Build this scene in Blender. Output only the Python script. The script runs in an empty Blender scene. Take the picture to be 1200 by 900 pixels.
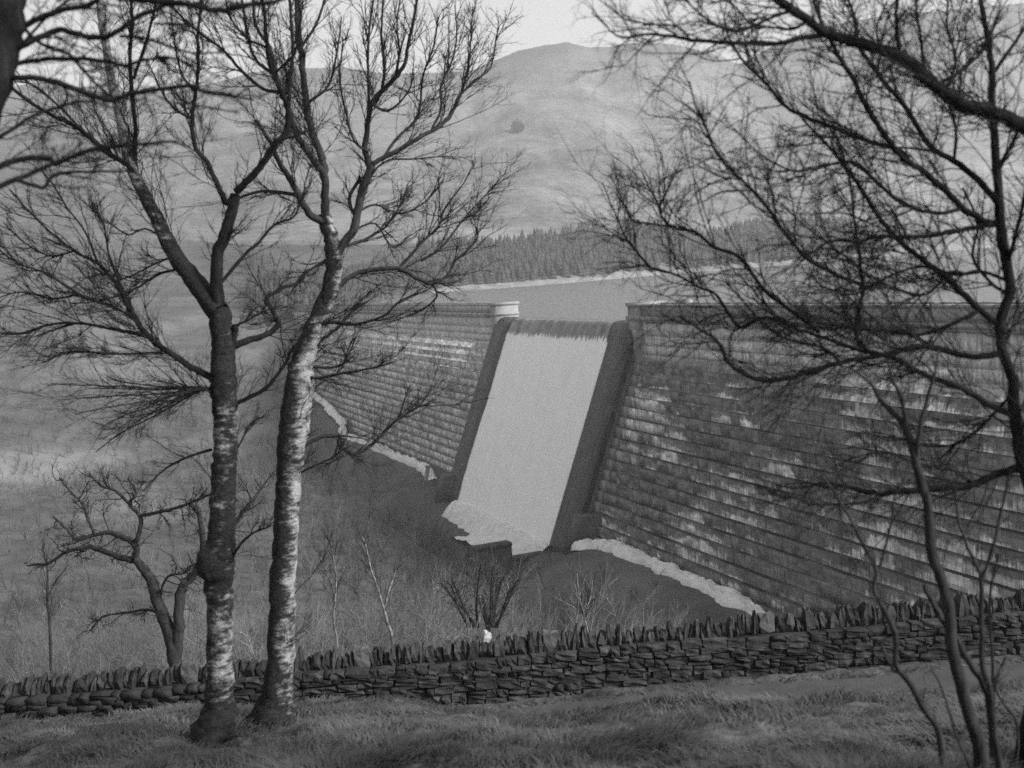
import bpy, bmesh, math, random
import numpy as np
from mathutils import Vector, Matrix
R = random.Random(7)
NR = np.random.default_rng(11)
sc = bpy.context.scene
COL = sc.collection

# ------------------------------------------------------------------ camera, sky, sun, exposure
EYE = 8.0                                   # metres above the spillway lip, which is z = 0
F, CX, CY = 1350.0, 600.0, 450.0            # focal length and centre in pixels of a 1200 x 900 frame
PITCH, ROLL = math.atan(130.7 / F), math.atan(0.068)
_f = np.array([0, math.cos(PITCH), -math.sin(PITCH)])
_r0 = np.array([1.0, 0, 0]); _u0 = np.cross(_r0, _f)
_r = _r0 * math.cos(ROLL) - _u0 * math.sin(ROLL)
_u = _u0 * math.cos(ROLL) + _r0 * math.sin(ROLL)
cam = bpy.data.objects.new('camera', bpy.data.cameras.new('camera'))
COL.objects.link(cam); sc.camera = cam
cam.data.sensor_width = 36.0; cam.data.lens = 36.0 * F / 1200.0
cam.data.clip_start = 0.1; cam.data.clip_end = 20000
cam.matrix_world = Matrix(((_r[0], _u[0], -_f[0], 0), (_r[1], _u[1], -_f[1], 0), (_r[2], _u[2], -_f[2], EYE), (0, 0, 0, 1)))
cam.data.dof.use_dof = True
cam.data.dof.focus_distance = 34.0
cam.data.dof.aperture_fstop = 1.4

SUN_EL, SUN_AZ = math.radians(30), math.radians(118)       # azimuth clockwise from the view direction
world = bpy.data.worlds.new('World'); sc.world = world; world.use_nodes = True
nt = world.node_tree; nt.nodes.clear()
sky = nt.nodes.new('ShaderNodeTexSky'); sky.sky_type = 'NISHITA'; sky.sun_disc = False
sky.sun_elevation = SUN_EL; sky.sun_rotation = SUN_AZ
sky.air_density = 1.0; sky.dust_density = 1.5; sky.ozone_density = 1.0
bw = nt.nodes.new('ShaderNodeRGBToBW'); bg = nt.nodes.new('ShaderNodeBackground'); wo = nt.nodes.new('ShaderNodeOutputWorld')
nt.links.new(sky.outputs[0], bw.inputs[0]); nt.links.new(bw.outputs[0], bg.inputs[0]); nt.links.new(bg.outputs[0], wo.inputs[0])
bg.inputs[1].default_value = 0.083
sl = bpy.data.lights.new('sun', 'SUN'); sl.energy = 1.7; sl.angle = math.radians(12); sl.color = (1, 1, 1)
sun = bpy.data.objects.new('sun', sl); COL.objects.link(sun)
_sd = Vector((math.sin(SUN_AZ) * math.cos(SUN_EL), math.cos(SUN_AZ) * math.cos(SUN_EL), math.sin(SUN_EL)))
sun.rotation_euler = _sd.to_track_quat('Z', 'Y').to_euler()
sc.view_settings.view_transform = 'Standard'; sc.view_settings.look = 'None'
sc.view_settings.gamma = 1.0; sc.view_settings.exposure = 1.68
sc.render.engine = 'CYCLES'
sc.cycles.use_denoising = False
sc.cycles.max_bounces = 5; sc.cycles.diffuse_bounces = 2; sc.cycles.glossy_bounces = 2
sc.cycles.transparent_max_bounces = 4; sc.cycles.volume_bounces = 1

# ------------------------------------------------------------------ helpers
def at(x, y, Y):
    "the world point seen at photo pixel x, y that lies Y metres into the scene"
    v = _r * (x - CX) / F + _u * (CY - y) / F + _f
    p = v * (Y / v[1]); p[2] += EYE
    return p
def proj(p):
    q = np.asarray(p, float) - np.array([0, 0, EYE]); z = q @ _f
    return CX + F * (q @ _r) / z, CY - F * (q @ _u) / z

def hash2(ix, iy, seed):
    h = (ix.astype(np.int64) * 374761393 + iy.astype(np.int64) * 668265263 + seed * 974634777) & 0xffffffff
    h = ((h ^ (h >> 13)) * 1274126177) & 0xffffffff
    return ((h ^ (h >> 16)) & 0xffff) / 65535.0
def vnoise(x, y, seed=0):
    x = np.asarray(x, float); y = np.asarray(y, float)
    ix, iy = np.floor(x), np.floor(y); fx, fy = x - ix, y - iy
    fx = fx * fx * (3 - 2 * fx); fy = fy * fy * (3 - 2 * fy)
    a = hash2(ix, iy, seed); b = hash2(ix + 1, iy, seed); c = hash2(ix, iy + 1, seed); d = hash2(ix + 1, iy + 1, seed)
    return (a + (b - a) * fx + (c - a) * fy + (a - b - c + d) * fx * fy) * 2 - 1
def fbm(x, y, seed=0, octv=4):
    t = 0; a = 1.0; f = 1.0
    for k in range(octv):
        t = t + a * vnoise(np.asarray(x) * f, np.asarray(y) * f, seed + k); a *= .5; f *= 2.03
    return t
def sstep(a, b, x):
    t = np.clip((np.asarray(x, float) - a) / (b - a), 0, 1); return t * t * (3 - 2 * t)

def tag(o, label=None, cat=None, group=None, kind=None):
    if label: o['label'] = label
    if cat: o['category'] = cat
    if group: o['group'] = group
    if kind: o['kind'] = kind
    return o
def empty(name, loc=(0, 0, 0)):
    o = bpy.data.objects.new(name, None); COL.objects.link(o); o.location = loc; o.empty_display_size = .3
    return o
def link(name, me, mat=None, parent=None, smooth=False):
    if mat is not None and not me.materials: me.materials.append(mat)
    if smooth and len(me.polygons): me.polygons.foreach_set('use_smooth', [True] * len(me.polygons))
    o = bpy.data.objects.new(name, me); COL.objects.link(o)
    if parent is not None:
        o.parent = parent; o.matrix_parent_inverse = Matrix.Translation(-parent.location)
    return o
def npmesh(name, verts, faces, mat=None, parent=None, smooth=False):
    "verts (n,3) array, faces (m,k) int array"
    verts = np.ascontiguousarray(verts, dtype=np.float32)
    faces = [np.ascontiguousarray(f, dtype=np.int32) for f in (faces if isinstance(faces, list) else [faces])]
    me = bpy.data.meshes.new(name)
    tot = np.concatenate([np.full(len(f), f.shape[1], dtype=np.int32) for f in faces]); m = len(tot)
    me.vertices.add(len(verts)); me.vertices.foreach_set('co', verts.ravel())
    me.loops.add(int(tot.sum())); me.loops.foreach_set('vertex_index', np.concatenate([f.ravel() for f in faces]))
    me.polygons.add(m); me.polygons.foreach_set('loop_start', np.concatenate([[0], np.cumsum(tot)[:-1]]).astype(np.int32))
    me.polygons.foreach_set('loop_total', tot)
    if smooth: me.polygons.foreach_set('use_smooth', np.ones(m, dtype=bool))
    me.update(calc_edges=True); me.validate()
    return link(name, me, mat, parent)
def grid_faces(nr, nc):
    i = np.arange((nr - 1) * nc).reshape(nr - 1, nc)[:, :-1].ravel()
    return np.stack([i, i + 1, i + nc + 1, i + nc], 1)
def set_attr(o, name, vals):
    a = o.data.attributes.new(name, 'FLOAT', 'POINT'); a.data.foreach_set('value', np.asarray(vals, dtype=np.float32).ravel())
BOXV = np.array([[x, y, z] for z in (0, 1) for y in (0, 1) for x in (0, 1)], float)
BOXF = np.array([[0, 2, 3, 1], [4, 5, 7, 6], [0, 1, 5, 4], [2, 6, 7, 3], [0, 4, 6, 2], [1, 3, 7, 5]])
class Boxes:
    "boxes collected into one mesh; each from eight corners"
    def __init__(s): s.v = []; s.f = []; s.n = 0
    def add(s, corners):
        s.v.append(np.asarray(corners)); s.f.append(BOXF + s.n); s.n += 8
    def build(s, name, mat, parent=None): return npmesh(name, np.concatenate(s.v), np.concatenate(s.f), mat, parent)

# ------------------------------------------------------------------ materials, all neutral grey
def nodes(name):
    m = bpy.data.materials.new(name); m.use_nodes = True; t = m.node_tree
    return m, t, t.nodes['Principled BSDF']
def mk(t, kind, **kw):
    n = t.nodes.new(kind)
    for k, v in kw.items(): setattr(n, k, v)
    return n
def ramp(t, fac, stops):
    n = t.nodes.new('ShaderNodeValToRGB'); e = n.color_ramp.elements
    e[0].position, e[0].color = stops[0][0], (stops[0][1],) * 3 + (1,)
    e[1].position, e[1].color = stops[-1][0], (stops[-1][1],) * 3 + (1,)
    for p, c in stops[1:-1]:
        q = e.new(p); q.color = (c,) * 3 + (1,)
    t.links.new(fac, n.inputs[0]); return n.outputs[0]
def noise(t, vec, scale, detail=4, rough=.55):
    n = mk(t, 'ShaderNodeTexNoise'); n.inputs['Scale'].default_value = scale; n.inputs['Detail'].default_value = detail
    n.inputs['Roughness'].default_value = rough; t.links.new(vec, n.inputs['Vector']); return n.outputs['Fac']
def mapping(t, vec, scale=(1, 1, 1), rot=(0, 0, 0), loc=(0, 0, 0)):
    n = mk(t, 'ShaderNodeMapping'); n.inputs['Scale'].default_value = scale; n.inputs['Rotation'].default_value = rot
    n.inputs['Location'].default_value = loc; t.links.new(vec, n.inputs['Vector']); return n.outputs[0]
def math_(t, op, a, b=None, clamp=False):
    n = mk(t, 'ShaderNodeMath', operation=op, use_clamp=clamp)
    for i, q in enumerate((a, b)):
        if q is None: continue
        if isinstance(q, (int, float)): n.inputs[i].default_value = q
        else: t.links.new(q, n.inputs[i])
    return n.outputs[0]
def mixv(t, fac, a, b):
    n = mk(t, 'ShaderNodeMix', data_type='FLOAT')
    for i, q in ((0, fac), (2, a), (3, b)):
        if isinstance(q, (int, float)): n.inputs[i].default_value = q
        else: t.links.new(q, n.inputs[i])
    return n.outputs[0]
def bump(t, bsdf, h, strength, dist):
    n = mk(t, 'ShaderNodeBump'); n.inputs['Strength'].default_value = strength; n.inputs['Distance'].default_value = dist
    t.links.new(h, n.inputs['Height']); t.links.new(n.outputs[0], bsdf.inputs['Normal'])
def pos(t): return mk(t, 'ShaderNodeNewGeometry').outputs['Position']
def gmat(name, stops, scale, rough=.9, detail=5, stretch=None, bmp=None, obj_random=0.0, spec=.2):
    m, t, b = nodes(name); p = pos(t)
    if stretch: p = mapping(t, p, stretch)
    f = noise(t, p, scale, detail, .6); c = ramp(t, f, stops)
    if obj_random:
        oi = mk(t, 'ShaderNodeObjectInfo').outputs['Random']
        k = math_(t, 'ADD', math_(t, 'MULTIPLY', oi, obj_random), 1 - obj_random / 2)
        c = math_(t, 'MULTIPLY', c, k)
    t.links.new(c, b.inputs['Base Color']); b.inputs['Roughness'].default_value = rough
    b.inputs['Specular IOR Level'].default_value = spec
    if bmp: bump(t, b, noise(t, p, scale * bmp[2] if len(bmp) > 2 else scale, 6, .65), bmp[0], bmp[1])
    return m

M = {}
M['stone'] = gmat('wall_stone', [(.25, .018), (.55, .044), (.8, .09)], 5.0, .95, 6, None, (.9, .03, 3), .7, .1)
M['stone_pale'] = gmat('pale_stone', [(.25, .06), (.55, .085), (.8, .12)], 6.0, .95, 6, None, (.8, .03, 3), .3, .1)
M['core'] = gmat('wall_core', [(.3, .012), (.7, .03)], 6.0)
M['bark_dark'] = gmat('dark_bark', [(.3, .008), (.6, .02), (.8, .04)], 14.0, .95, 5, (1, 1, .35), (.8, .02), 0, .05)
M['bark_mid'] = gmat('grey_bark', [(.3, .018), (.6, .04), (.8, .065)], 14.0, .95, 5, (1, 1, .35), (.7, .02), 0, .05)
M['twig'] = gmat('twig_bark', [(.3, .010), (.7, .026)], 9.0, .9, 2, None, None, 0, .05)
M['twig_pale'] = gmat('pale_twig_bark', [(.3, .03), (.7, .10)], 3.0, .9, 2, None, None, 0, .05)
M['sapling'] = gmat('white_sapling_bark', [(.35, .06), (.6, .2)], 7.0, .85, 3)
M['conifer'] = gmat('conifer_needles', [(.3, .03), (.7, .085)], .2, .9, 4)
M['scrub'] = gmat('scrub_twigs', [(.3, .055), (.5, .12), (.75, .26)], .22, .9, 3)
M['road'] = gmat('gravel_road', [(.3, .055), (.7, .08)], 2.2, .95, 8, None, (.5, .02, 12))
M['parapet'] = gmat('parapet_stone', [(.3, .16), (.6, .30), (.8, .42)], .8, .9, 8, None, (.4, .05, 4))
M['pilaster'] = gmat('pilaster_stone', [(.3, .12), (.55, .24), (.8, .38)], 1.1, .9, 8, (1, 1, .3), (.4, .05, 4))
M['crest'] = gmat('crest_paving', [(.3, .12), (.7, .2)], .6, .9, 5)
M['pier'] = gmat('pier_stone', [(.3, .2), (.6, .3), (.8, .36)], .7, .9, 8, None, (.4, .05, 4))
M['wetwall'] = gmat('wet_masonry', [(.3, .05), (.6, .09), (.85, .15)], 1.2, .55, 8, (1, 1, .25), (.5, .06, 3))
M['basin'] = gmat('basin_masonry', [(.3, .04), (.7, .09)], 1.0, .8, 6)

def birch_bark():
    m, t, b = nodes('birch_bark'); p = pos(t)
    band = noise(t, mapping(t, p, (2.4, 2.4, 7.5)), 2.4, 6, .7)
    blot = noise(t, mapping(t, p, (1, 1, .8)), 3.2, 5, .65)
    k = math_(t, 'ADD', math_(t, 'MULTIPLY', band, .62), math_(t, 'MULTIPLY', blot, .5))
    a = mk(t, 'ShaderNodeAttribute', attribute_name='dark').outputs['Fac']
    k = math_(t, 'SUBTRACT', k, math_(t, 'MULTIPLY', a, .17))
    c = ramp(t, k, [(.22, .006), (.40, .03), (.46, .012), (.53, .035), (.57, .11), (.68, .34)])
    t.links.new(c, b.inputs['Base Color']); b.inputs['Roughness'].default_value = .85; b.inputs['Specular IOR Level'].default_value = .15
    bump(t, b, noise(t, mapping(t, p, (5, 5, 4)), 3.0, 6, .7), 1.0, .05)
    return m
M['birch'] = birch_bark()

DANG = math.atan2(.92992, -.36775)          # direction of the dam crest in plan
P0 = np.array([14.925, 159.207, 0.0]); DD = np.array([-.36775, .92992, 0]); DN = np.array([-.92992, -.36775, 0])
COURSE = 1.35; ZSTEP = -4.0
def masonry():
    m, t, b = nodes('dam_masonry'); p = pos(t)
    q = mapping(t, p, (1, 1, 1), (0, 0, -DANG))
    sx = mk(t, 'ShaderNodeSeparateXYZ'); t.links.new(q, sx.inputs[0])
    s, z = sx.outputs[0], sx.outputs[2]
    cz = math_(t, 'DIVIDE', math_(t, 'SUBTRACT', ZSTEP, z), COURSE)
    fr = math_(t, 'FRACT', cz); ci = math_(t, 'FLOOR', cz)
    cb = mk(t, 'ShaderNodeCombineXYZ'); t.links.new(s, cb.inputs[0]); t.links.new(math_(t, 'MULTIPLY', ci, 7.31), cb.inputs[1])
    drip = noise(t, cb.outputs[0], 3.4, 6, .8)                       # how far the dark stains run down each course
    big = noise(t, mapping(t, q, (.045, .045, .10), (0, 0, 0), (3.1, 0, 7.7)), 1.0, 5, .7)
    bigr = ramp(t, big, [(.42, 0.0), (.60, 1.0)])
    blk = noise(t, mapping(t, cb.outputs[0], (.35, 1, 1)), 1.0, 2, .5)
    L = math_(t, 'ADD', math_(t, 'MULTIPLY', drip, 2.4), -.90)
    lf = mk(t, 'ShaderNodeMapRange'); t.links.new(s, lf.inputs[0]); lf.inputs[1].default_value = 170; lf.inputs[2].default_value = 192  # left stretch paler and flatter: distance haze put into the stone colour
    L = math_(t, 'ADD', L, math_(t, 'MULTIPLY', math_(t, 'SUBTRACT', .72, bigr), 1.5))
    L = math_(t, 'SUBTRACT', L, math_(t, 'MULTIPLY', lf.outputs[0], .42))
    L = math_(t, 'ADD', L, math_(t, 'MULTIPLY', math_(t, 'SUBTRACT', noise(t, mapping(t, cb.outputs[0], (.42, 1, 1), (0, 0, 0), (5, 3, 1)), 1.0, 1, .5), .5), 1.5))
    pale = mk(t, 'ShaderNodeMapRange', interpolation_type='SMOOTHSTEP')
    t.links.new(math_(t, 'SUBTRACT', fr, L), pale.inputs[0]); pale.inputs[1].default_value = -.16; pale.inputs[2].default_value = .30
    fine = noise(t, mapping(t, q, (1.5, 1.5, .5)), 2.0, 8, .7)
    palec = math_(t, 'MULTIPLY', math_(t, 'ADD', .34, math_(t, 'MULTIPLY', blk, .90)), math_(t, 'ADD', .55, math_(t, 'MULTIPLY', fine, .9)))
    darkc = math_(t, 'ADD', .045, math_(t, 'MULTIPLY', fine, .25))
    vs = noise(t, mapping(t, q, (5.0, 1, .35)), 1.0, 4, .7)
    pm = math_(t, 'MULTIPLY', pale.outputs[0], math_(t, 'MULTIPLY', math_(t, 'SUBTRACT', vs, .22), 2.4), True)
    darkc = math_(t, 'MULTIPLY', darkc, math_(t, 'ADD', .45, math_(t, 'MULTIPLY', vs, 1.1)))
    c = mixv(t, pm, darkc, palec)
    c = mixv(t, math_(t, 'MULTIPLY', lf.outputs[0], .7), c, math_(t, 'MULTIPLY', math_(t, 'MULTIPLY', fine, fine), math_(t, 'ADD', .95, math_(t, 'MULTIPLY', blk, 1.7))))
    wn = mk(t, 'ShaderNodeTexWhiteNoise', noise_dimensions='2D'); wv = mk(t, 'ShaderNodeCombineXYZ')
    t.links.new(math_(t, 'FLOOR', math_(t, 'ADD', math_(t, 'DIVIDE', s, 1.9), math_(t, 'MULTIPLY', ci, .37))), wv.inputs[0]); t.links.new(ci, wv.inputs[1]); t.links.new(wv.outputs[0], wn.inputs['Vector'])
    wn2 = mk(t, 'ShaderNodeTexWhiteNoise', noise_dimensions='2D'); wv2 = mk(t, 'ShaderNodeCombineXYZ'); c2 = math_(t, 'FLOOR', math_(t, 'MULTIPLY', cz, 3.0))
    t.links.new(math_(t, 'FLOOR', math_(t, 'ADD', math_(t, 'DIVIDE', s, .9), math_(t, 'MULTIPLY', c2, .43))), wv2.inputs[0]); t.links.new(c2, wv2.inputs[1]); t.links.new(wv2.outputs[0], wn2.inputs['Vector'])
    c = math_(t, 'MULTIPLY', c, math_(t, 'ADD', .42, math_(t, 'ADD', math_(t, 'MULTIPLY', wn.outputs['Value'], .50), math_(t, 'MULTIPLY', wn2.outputs['Value'], .66))))
    up = mk(t, 'ShaderNodeMapRange'); t.links.new(z, up.inputs[0]); up.inputs[1].default_value = -5.2; up.inputs[2].default_value = -3.6
    nz = mk(t, 'ShaderNodeSeparateXYZ'); t.links.new(mk(t, 'ShaderNodeNewGeometry').outputs['True Normal'], nz.inputs[0])
    c = mixv(t, math_(t, 'GREATER_THAN', nz.outputs[2], .6), c, math_(t, 'MAXIMUM', mixv(t, lf.outputs[0], .022, .15), math_(t, 'MULTIPLY', math_(t, 'SUBTRACT', noise(t, mapping(t, cb.outputs[0], (.12, 1, 1), (0, 0, 0), (2, 8, 1)), 1.0, 3, .6), .40), .6)))                  # ledge tops darker than the faces, unevenly along each course
    t.links.new(mixv(t, up.outputs[0], c, math_(t, 'MAXIMUM', c, math_(t, 'MULTIPLY', math_(t, 'ADD', fine, math_(t, 'SUBTRACT', noise(t, mapping(t, q, (2.5, 1, .12)), 1.0, 4, .7), .5)), 1.0))), b.inputs['Base Color'])
    b.inputs['Roughness'].default_value = .85; b.inputs['Specular IOR Level'].default_value = .25
    bump(t, b, fine, .6, .12)
    return m
M['masonry'] = masonry()

def fall_water():
    m, t, b = nodes('white_water'); p = pos(t)
    q = mapping(t, p, (1, 1, 1), (0, 0, -DANG))
    sx = mk(t, 'ShaderNodeSeparateXYZ'); t.links.new(q, sx.inputs[0])
    edge = noise(t, mapping(t, q, (2.2, .2, .22)), 1.0, 5, .7)
    k = math_(t, 'ADD', sx.outputs[2], math_(t, 'MULTIPLY', edge, 3.4))
    f = mk(t, 'ShaderNodeMapRange', interpolation_type='SMOOTHSTEP'); t.links.new(k, f.inputs[0])
    f.inputs[1].default_value = -.75; f.inputs[2].default_value = -.25; f.inputs[3].default_value = 1; f.inputs[4].default_value = 0
    st = noise(t, mapping(t, q, (1.4, .3, .12)), 1.0, 7, .65)
    white = math_(t, 'ADD', .76, math_(t, 'MULTIPLY', st, .22))
    t.links.new(mixv(t, f.outputs[0], .05, white), b.inputs['Base Color'])
    t.links.new(mixv(t, f.outputs[0], .12, .75), b.inputs['Roughness'])
    bump(t, b, st, .25, .12)
    return m
M['fall'] = fall_water()
M['foam'] = gmat('foam', [(.25, .60), (.7, .88)], .9, .8, 6, None, (.9, .25, 2.5))

def ground_mat(name, scale, bst, con=2.3):
    m, t, b = nodes(name); p = pos(t)
    a = mk(t, 'ShaderNodeAttribute', attribute_name='tone').outputs['Fac']
    f = noise(t, p, scale, 8, .65); g = noise(t, p, scale * .13, 4, .6)
    k = math_(t, 'ADD', math_(t, 'MULTIPLY', f, 1.0), math_(t, 'MULTIPLY', g, .8))
    k = math_(t, 'MAXIMUM', math_(t, 'ADD', math_(t, 'MULTIPLY', k, con), 1 - .9 * con), .25)
    t.links.new(math_(t, 'MULTIPLY', a, k), b.inputs['Base Color'])
    b.inputs['Roughness'].default_value = 1.0; b.inputs['Specular IOR Level'].default_value = .05
    bump(t, b, f, bst[0], bst[1])
    return m
M['bank'] = ground_mat('grass_bank', 6.0, (.9, .06))
M['hill'] = ground_mat('moorland', .12, (.5, 1.6), 1.7)
M['grass'] = gmat('dead_grass', [(.3, .04), (.55, .08), (.8, .15)], 1.1, .9, 5, None, None, 0, .1)

def water_mat():
    m, t, b = nodes('reservoir_water'); p = pos(t)
    b.inputs['Base Color'].default_value = (.13, .13, .13, 1); b.inputs['Roughness'].default_value = .3
    b.inputs['IOR'].default_value = 1.33
    bump(t, b, noise(t, mapping(t, p, (.35, .12, 1)), 1.0, 5, .6), .35, .25)
    return m
M['water'] = water_mat()

# ------------------------------------------------------------------ terrain functions (metres)
def su(x, y):
    return (x - P0[0]) * DD[0] + (y - P0[1]) * DD[1], (x - P0[0]) * DN[0] + (y - P0[1]) * DN[1]
WT = [at(90, 786, 23.5), at(1150, 696, 23.5)]
def wall_top(x): return WT[0][2] + (np.asarray(x, float) - WT[0][0]) / (WT[1][0] - WT[0][0]) * (WT[1][2] - WT[0][2])
WALL_H = 1.36; WALL_Y = 23.5
def wall_base(x): return wall_top(x) - WALL_H
def bank_z(x, y):
    x = np.asarray(x, float); y = np.asarray(y, float)
    r = sstep(-3.6, 1.6, x)
    z = 6.4 - .29 * y - r * .165 * np.clip(y - 14.6, 0, 6.2) - (1 - r) * .05 * np.clip(y - 18, 0, 6)
    z = z + .14 * fbm(x * .55, y * .8, 3, 3) + .07 * fbm(x * 2.1, y * 2.6, 9, 3) * sstep(0, 6, y)
    road = wall_base(x) + .04
    ye = 21.2 - .03 * np.clip(x, -3, 12)
    k = sstep(ye - .9, ye + .1, y) * r
    z = z * (1 - k) + (road + .012 * fbm(x * 1.2, y * 1.2, 5, 2)) * k
    k2 = sstep(21.5, 23.1, y) * (1 - r)                       # grass runs down to the wall foot
    z = z * (1 - k2) + np.maximum(road, z - .12) * k2
    v = sstep(22.75, 23.1, y) * r
    return z + .10 * v + .05 * v * fbm(x * 2.2, y * 2, 31, 2)
RIDGE = [(-300, 175), (-100, 150), (0, 132), (60, 120), (130, 112), (200, 116), (260, 100), (300, 89), (400, 84), (480, 92), (555, 86), (585, 74),
         (615, 63), (640, 57), (665, 54), (690, 60), (715, 61), (740, 57), (770, 56), (800, 60), (835, 67), (866, 81), (900, 62), (950, 40),
         (1000, 29), (1060, 21), (1120, 16), (1200, 8), (1350, 0), (1700, 30)]
_rp = np.array([at(a, b, 2000.0) for a, b in RIDGE])
def ridge(x): return np.interp(x, _rp[:, 0], _rp[:, 2])
SHX = np.array([-400, -62, -56, -50, -20, 30, 80, 200, 460, 900, 2000.0])
SHY = np.array([330, 330, 440, 566, 590, 620, 690, 800, 1150, 1500, 1700.0])
def shore(x): return np.interp(x, SHX, SHY)
def hill_foot(x): return np.interp(x, [-2600, -600, -150, -50, -20, 30, 80, 200, 460, 900, 2000], [480, 500, 530, 570, 592, 620, 690, 800, 1150, 1500, 1700])
def land_z(x, y):
    x = np.asarray(x, float); y = np.asarray(y, float)
    s, u = su(x, y)
    # downstream valley, by distance across it
    far = np.interp(s, [-60, 118, 128, 150, 250, 520, 900], [-30.6, -29.5, -25, -21.5, 2.0, 24, 40])
    near = -.8 - .37 * (y - 25.0) - .02 * (x * x) / 30 * (y > 25)
    near = np.where(y < 40, np.minimum(near, -1.2 - .37 * (y - 25)), near)
    val = np.maximum(far, near)
    terr = -26.9 + np.maximum(0, -(s + 58)) * .24 + np.interp(s, [118, 130, 165, 260], [0, 2.3, 6.0, 29])
    k = 1 - sstep(13.0, 24.0, u)
    kb = 1 - sstep(22.0, 27.0, u)
    val = val * (1 - k) + np.maximum(terr, np.minimum(near, -8)) * k
    inb = (.62 * sstep(-16, -4, s) + .38 * sstep(-2.2, -.8, s)) * (1 - sstep(41, 45, s))                        # spillway basin
    val = val - inb * kb * 4.4
    val = val + fbm(x * .05, y * .05, 40, 4) * 1.2 * sstep(22, 34, u) * sstep(40, 80, y) + .25 * fbm(x * .3, y * .3, 44, 3) * sstep(30, 60, y) * sstep(12, 20, u)
    # upstream: lake bed, shore and hill
    sh = shore(x)
    up = np.minimum((y - sh) * .10, 0) - .9 + np.clip(y - sh, 0, 14) * .2
    up = np.where(y < sh - 45, -6, up)
    hf = hill_foot(x); t = np.clip((y - hf - 6) / (2000.0 - hf - 6), 0, 1.9)
    rz = ridge(x * 2000.0 / np.maximum(y, 700) * .35 + x * .65)
    prof = np.where(t < 1, t * (.62 + .38 * t), 1 - (t - 1) * .55)
    hill = rz * prof
    amp = sstep(.05, .4, t)
    hill = hill + amp * (2.2 * fbm(x * .03, y * .03, 75, 3) + 0 * y)
    hill = hill + amp * (16 * fbm(x * .0045, y * .0045, 60, 5) + 5 * fbm(x * .018, y * .009, 70, 3)) * (1 - .93 * np.exp(-((t - 1) / .10) ** 2))
    upz = np.where(y > sh, 1.2 + hill + np.clip(y - sh, 0, 260) * .03, up)
    left = np.clip(np.minimum(s, 900), -100, 900)
    side = sstep(-40, -420, x)                                             # left bank of the reservoir
    upz = np.where(y > sh, np.maximum(upz, side * (far + hill * .9)), upz)
    wt = sstep(3, -3, u)
    dn = np.where(s > 260, np.maximum(val, far + ridge(x) * prof * sstep(250, 700, s)), val)
    w2 = sstep(-4, -12, u) * sstep(200, 180, s) + sstep(180, 200, s) * sstep(60, -60, u)
    return dn * (1 - np.clip(w2, 0, 1)) + upz * np.clip(w2, 0, 1)
def land_tone(x, y, z):
    s, u = su(x, y); sh = shore(x)
    t = np.full(x.shape, .12)
    lake = (u < -2) & (y > 120)
    t = np.where(lake, .185, t)
    hl = sstep(250, 500, s) * (~lake)
    t = t * (1 - hl) + .115 * hl
    n1 = fbm(x * .012, y * .012, 80, 4); n2 = fbm(x * .004, y * .006, 90, 4)
    t = np.where(lake, t * (1 + .13 * n1 - .18 * np.clip(n2, 0, 1)) * (1 - .22 * sstep(-60, -300, x)), t)
    t = np.where(lake & (z > 300), t * (1 - .38 * sstep(300, 340, z + 30 * n1)), t)
    t = np.where(lake & (y > sh - 12) & (y < sh + 14) & (x > -38), .26, t)
    t = np.where(lake & (x < -38) & (y < 700) & (y > sh - 12), .085, t)
    # pale fields on the far valley side and pale rush on the valley floor
    f1 = np.exp(-(((s - 205) / 32) ** 2 + ((u - 52) / 16) ** 4)); f2 = np.exp(-(((s - 128) / 11) ** 2 + ((u - 88) / 34) ** 2))
    f3 = np.exp(-(((s - 72) / 14) ** 2 + ((u - 62) / 15) ** 2)); f4 = np.exp(-(((s - 62) / 9) ** 2 + ((u - 92) / 10) ** 2))
    ff = np.clip(np.maximum.reduce([f1, f2 * .8, f3 * .75, f4]) * (1.1 + .5 * fbm(x * .06, y * .06, 99, 3)), 0, 1)
    t = np.where(lake, t, t * (1 - ff) + .20 * ff)
    return t * (1 + .12 * fbm(x * .03, y * .03, 120, 3))

# near grass bank
xs = np.concatenate([np.linspace(-60, -15, 30)[:-1], np.linspace(-15, 15, 215), np.linspace(15, 60, 30)[1:]])
ys = np.concatenate([np.linspace(-14, 6, 30)[:-1], np.linspace(6, 24.2, 140)])
gx, gy = np.meshgrid(xs, ys); gz = bank_z(gx, gy)
bank = npmesh('ground', np.stack([gx, gy, gz], -1).reshape(-1, 3), grid_faces(*gx.shape), M['bank'], None, True)
set_attr(bank, 'tone', .075 * (1 + .35 * fbm(gx * .9, gy * .9, 20, 4)))
tag(bank, 'rough grass bank in front of the dry stone wall', kind='structure')
# valley, lake bed and hills
ys = [24.1]
while ys[-1] < 3400: ys.append(ys[-1] + max(.9, .0155 * ys[-1]))
ys = np.array(ys); q = np.linspace(-1, 1, 331)
xs = np.sign(q) * (np.expm1(np.abs(q) * 4.6) / np.expm1(4.6)) * 2600
gx, gy = np.meshgrid(xs, ys); gz = land_z(gx, gy)
LZ = gz
land = npmesh('terrain', np.stack([gx, gy, gz], -1).reshape(-1, 3), grid_faces(*gx.shape), M['hill'], None, True)
set_attr(land, 'tone', land_tone(gx, gy, gz))
tag(land, 'valley floor and moorland hills behind the reservoir', kind='structure')
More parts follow.
